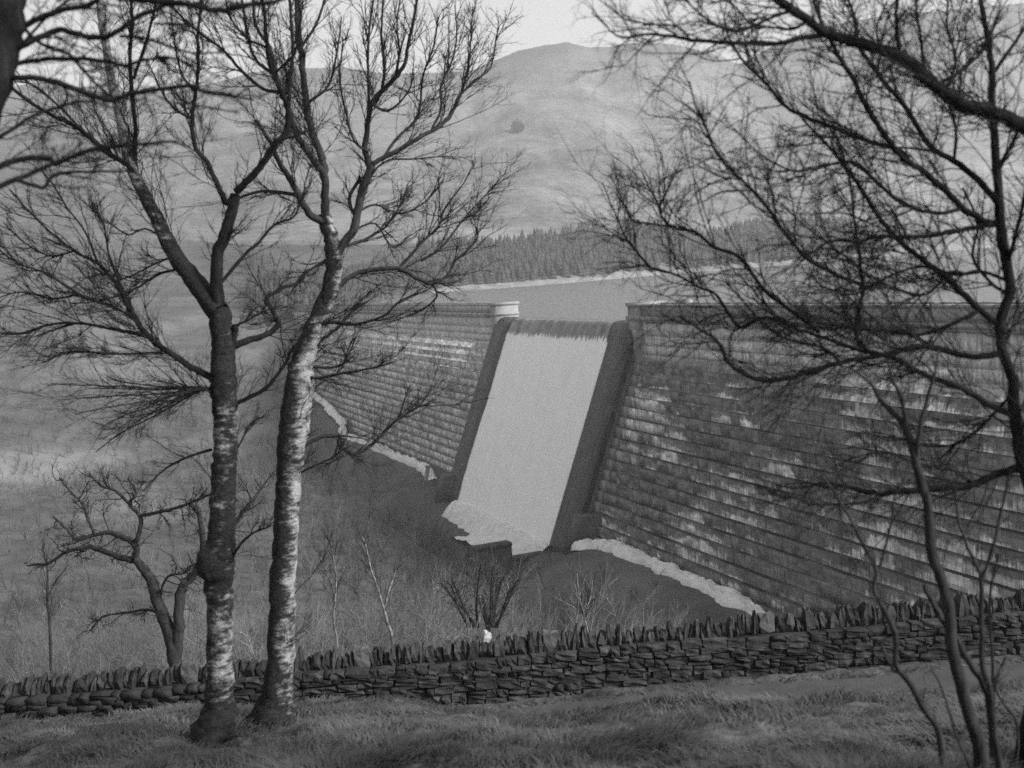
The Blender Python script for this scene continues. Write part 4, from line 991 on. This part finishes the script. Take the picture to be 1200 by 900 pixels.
# bare scrub: bushes of thin upright twigs joined into one mass
def scrub(name, pts, hlo, hhi, per, label, mat, th=1.0):
    n = len(pts); zz = land_z(pts[:, 0], pts[:, 1]); h = NR.uniform(hlo, hhi, n)
    O = np.column_stack([pts, zz - .2]); top = O + np.column_stack([NR.normal(0, .12, n) * h, NR.normal(0, .12, n) * h, h * .62])
    St = np.stack([O, (O + top) / 2 + NR.normal(0, .12, (n, 3)), top], 1); W = np.outer(np.full(n, .075 * (th if th == 1 else .5)), [1, .8, .4]) * (h / 5)[:, None]
    C1, R1, L1 = grow(St, W, per, h * .62, .65, .07, .16, 3, .036 * th, .05)
    C2, R2, L2 = grow(C1, R1, 5, L1 * .65, .6, .06, .18, 2, .024 * th, .1)
    return tag(twig_join(name, [(St, W), (C1, R1), (C2, R2)], mat), label)
pts = []
while len(pts) < 2300:
    y = 75 + 225 * NR.random() ** .9; x = NR.uniform(-.46, .12) * y; s, u = su(x, y)
    if u < 16.5 or (SR - 4 < s < SL + 3 and u < 23): continue
    if s > 185 or (-48 < s < -6 and u < 30 and NR.random() < .7): continue
    dens = vnoise(x * .03, y * .03, 17) + (0.35 if u < 55 else -.1)
    if dens > NR.uniform(-1.3, .3): pts.append((x, y))
scrub('scrub', np.array(pts), 1.8, 6.0, 9, 'bare winter scrub and birch wood covering the valley floor', M['scrub'])
pts = []
while len(pts) < 260:
    y = NR.uniform(300, 800); x = NR.uniform(-.5, -.18) * y; s, u = su(x, y)
    if s < 165: continue
    if vnoise(x * .015, y * .012, 27) > NR.uniform(-.3, .7) or (178 > s > 165): pts.append((x, y))
scrub('hillside_scrub', np.array(pts), 4, 8, 13, 'bare trees and hedges on the opposite valley side', M['scrub'])
pts = []
while len(pts) < 620:
    y = 27.5 + 55 * NR.random() ** .8; x = NR.uniform(-.47, .13) * y
    if x > -.02 * y and NR.random() < .85: continue
    if vnoise(x * .12, y * .12, 61) > NR.uniform(-1, .6): pts.append((x, y))
pts = np.array(pts)
for k, (lo, hi) in enumerate(((1.6, 3.4), (3.0, 5.6), (4.6, 7.6))):
    q = pts[(pts[:, 1] > (0, 40, 58)[k]) & (pts[:, 1] <= (40, 58, 99)[k])]
    scrub(('undergrowth', 'birch_scrub', 'slope_wood')[k], q, lo, hi, 15, ('bare undergrowth just behind the stone wall', 'thin bare birch scrub on the slope below the wall', 'bare young trees low on the near slope')[k], M['scrub'], (.22, .36, .52)[k])
M['dark_scrub'] = gmat('dark_scrub_twigs', [(.3, .03), (.7, .08)], .3, .9, 3)
pts = [tuple((P0 + DD * NR.uniform(13, 41) + DN * NR.uniform(19.5, 25))[:2]) for _ in range(34)]
while len(pts) < 330:
    y = 62 + 170 * NR.random(); x = NR.uniform(-.47, -.0) * y; s_, u_ = su(x, y)
    if u_ < 26 or s_ > 150: continue
    if vnoise(x * .045, y * .045, 93) > NR.uniform(-.5, .6): pts.append((x, y))
scrub('valley_wood', np.array(pts), 3.0, 7.5, 12, 'darker bare trees scattered through the valley scrub', M['dark_scrub'], .8)
def conifer(px, py, Y, h, label):
    p = at(px, py, Y); z = float(land_z(p[0], Y)); root = empty('conifer_tree', (p[0], Y, z)); tag(root, label, 'tree')
    v, f = tube([(p[0], Y, z - .3), (p[0], Y, z + h * .95)], [.05 * h / 2, .01], 6); npmesh('trunk', v, f, M['bark_dark'], root)
    V, Fc, n = [], [], 0
    for k in range(150):
        t = NR.random() ** .8; a = NR.uniform(0, 6.28); r = .30 * h * (1 - t) + .05; zz = z + h * (.06 + .9 * t)
        d = np.array([math.cos(a), math.sin(a), 0]); s_ = np.array([-d[1], d[0], 0]); o = np.array([p[0], Y, zz])
        V.append([o, o + d * r * .6 + s_ * r * .22 - UP * r * .18, o + d * r - UP * r * .45, o + d * r * .6 - s_ * r * .22 - UP * r * .18]); Fc.append(np.arange(4)[None] + n); n += 4
    npmesh('crown', np.concatenate(V), np.concatenate(Fc), M['conifer'], root)
conifer(548, 632, 146, 4.5, 'small dark conifer at the left end of the basin wall')
conifer(366, 550, 232, 7.5, 'dark conifer right of the birch trunk, below the cascade')
for px, Y, h, lab in ((68, 330, 8, 'leftmost small conifer on the far valley side'), (84, 334, 9, 'second small conifer from left on the far valley side'), (102, 338, 9, 'third small conifer from left on the far valley side'), (128, 330, 7.5, 'rightmost small conifer in the row on the far valley side')):
    conifer(px, 450, Y, h, lab)
# one round bush high on the hill
def hill_bush(px, py, Y, r, label):
    p = at(px, py, Y); z = float(land_z(p[0], Y)); root = empty('hillside_bush', (p[0], Y, z)); tag(root, label, 'bush')
    v, f = tube([(p[0], Y, z - .5), (p[0], Y, z + r)], [.3, .15], 6); npmesh('trunk', v, f, M['bark_dark'], root)
    n = 500; q = NR.normal(size=(n, 3)); q /= np.linalg.norm(q, axis=1)[:, None]; q *= (r * NR.random(n) ** .33)[:, None]
    o = q * [1, 1, .9] + [p[0], Y, z + r]; e = NR.normal(size=(n, 2, 3)) * r * .16
    V = np.stack([o, o + e[:, 0], o + e[:, 1]], 1).reshape(-1, 3); npmesh('crown', V, np.arange(3 * n).reshape(-1, 3), M['conifer'], root)
_bx = np.array([at(607, 157, yy) for yy in np.arange(800, 2000, 4.0)]); _h = land_z(_bx[:, 0], _bx[:, 1]); _i = int(np.argmax(_h > _bx[:, 2]))
hill_bush(607, 157, float(_bx[_i, 1]), 7.5, 'lone dark round bush on the open hillside')

# ------------------------------------------------------------------ grass
def grass(n, name, label):
    y = 7.0 + 15.9 * NR.random(n) ** 1.15; x = NR.uniform(-1, 1, n) * (y * .47 + .8)
    cl = fbm(x * 1.5, y * 1.7, 55, 3)
    keep = (cl + NR.normal(0, .35, n) > -.35) & ~((x > -1.8) & (y > 20.45) & (y < 22.78)) & ~((x > -1.2) & (y > 19.6) & (y < 20.5) & (NR.random(n) < .55))
    x, y, cl = x[keep], y[keep], cl[keep]; n = len(x); z = bank_z(x, y) - .01
    h = (.05 + .075 * np.clip(cl + .4, 0, 1.3)) * NR.uniform(.5, 1.4, n)
    dirn = NR.uniform(0, 6.28, n) * .35 + fbm(x * .8, y * .8, 66, 2) * 2.2
    d = np.stack([np.cos(dirn), np.sin(dirn), np.zeros(n)], 1); lean = NR.uniform(.8, 2.4, n)[:, None]
    sd = np.stack([-d[:, 1], d[:, 0], np.zeros(n)], 1) * (NR.uniform(.0035, .0065, n) * (1 + y / 22))[:, None]
    o = np.stack([x, y, z], 1); hh = h[:, None]
    mid = o + UP * hh * .62 + d * lean * hh * .35; tip = o + UP * hh * (.95 - .25 * lean / 1.8) + d * lean * hh
    V = np.stack([o - sd, o + sd, mid + sd * .8, mid - sd * .8, tip], 1).reshape(-1, 3)
    b = np.arange(n) * 5
    f = np.concatenate([np.stack([b, b + 1, b + 2], 1), np.stack([b, b + 2, b + 3], 1), np.stack([b + 3, b + 2, b + 4], 1)])
    return tag(npmesh(name, V, f, M['grass']), label, kind='stuff')
grass(120000, 'grass', 'tussocky dead winter grass on the bank')
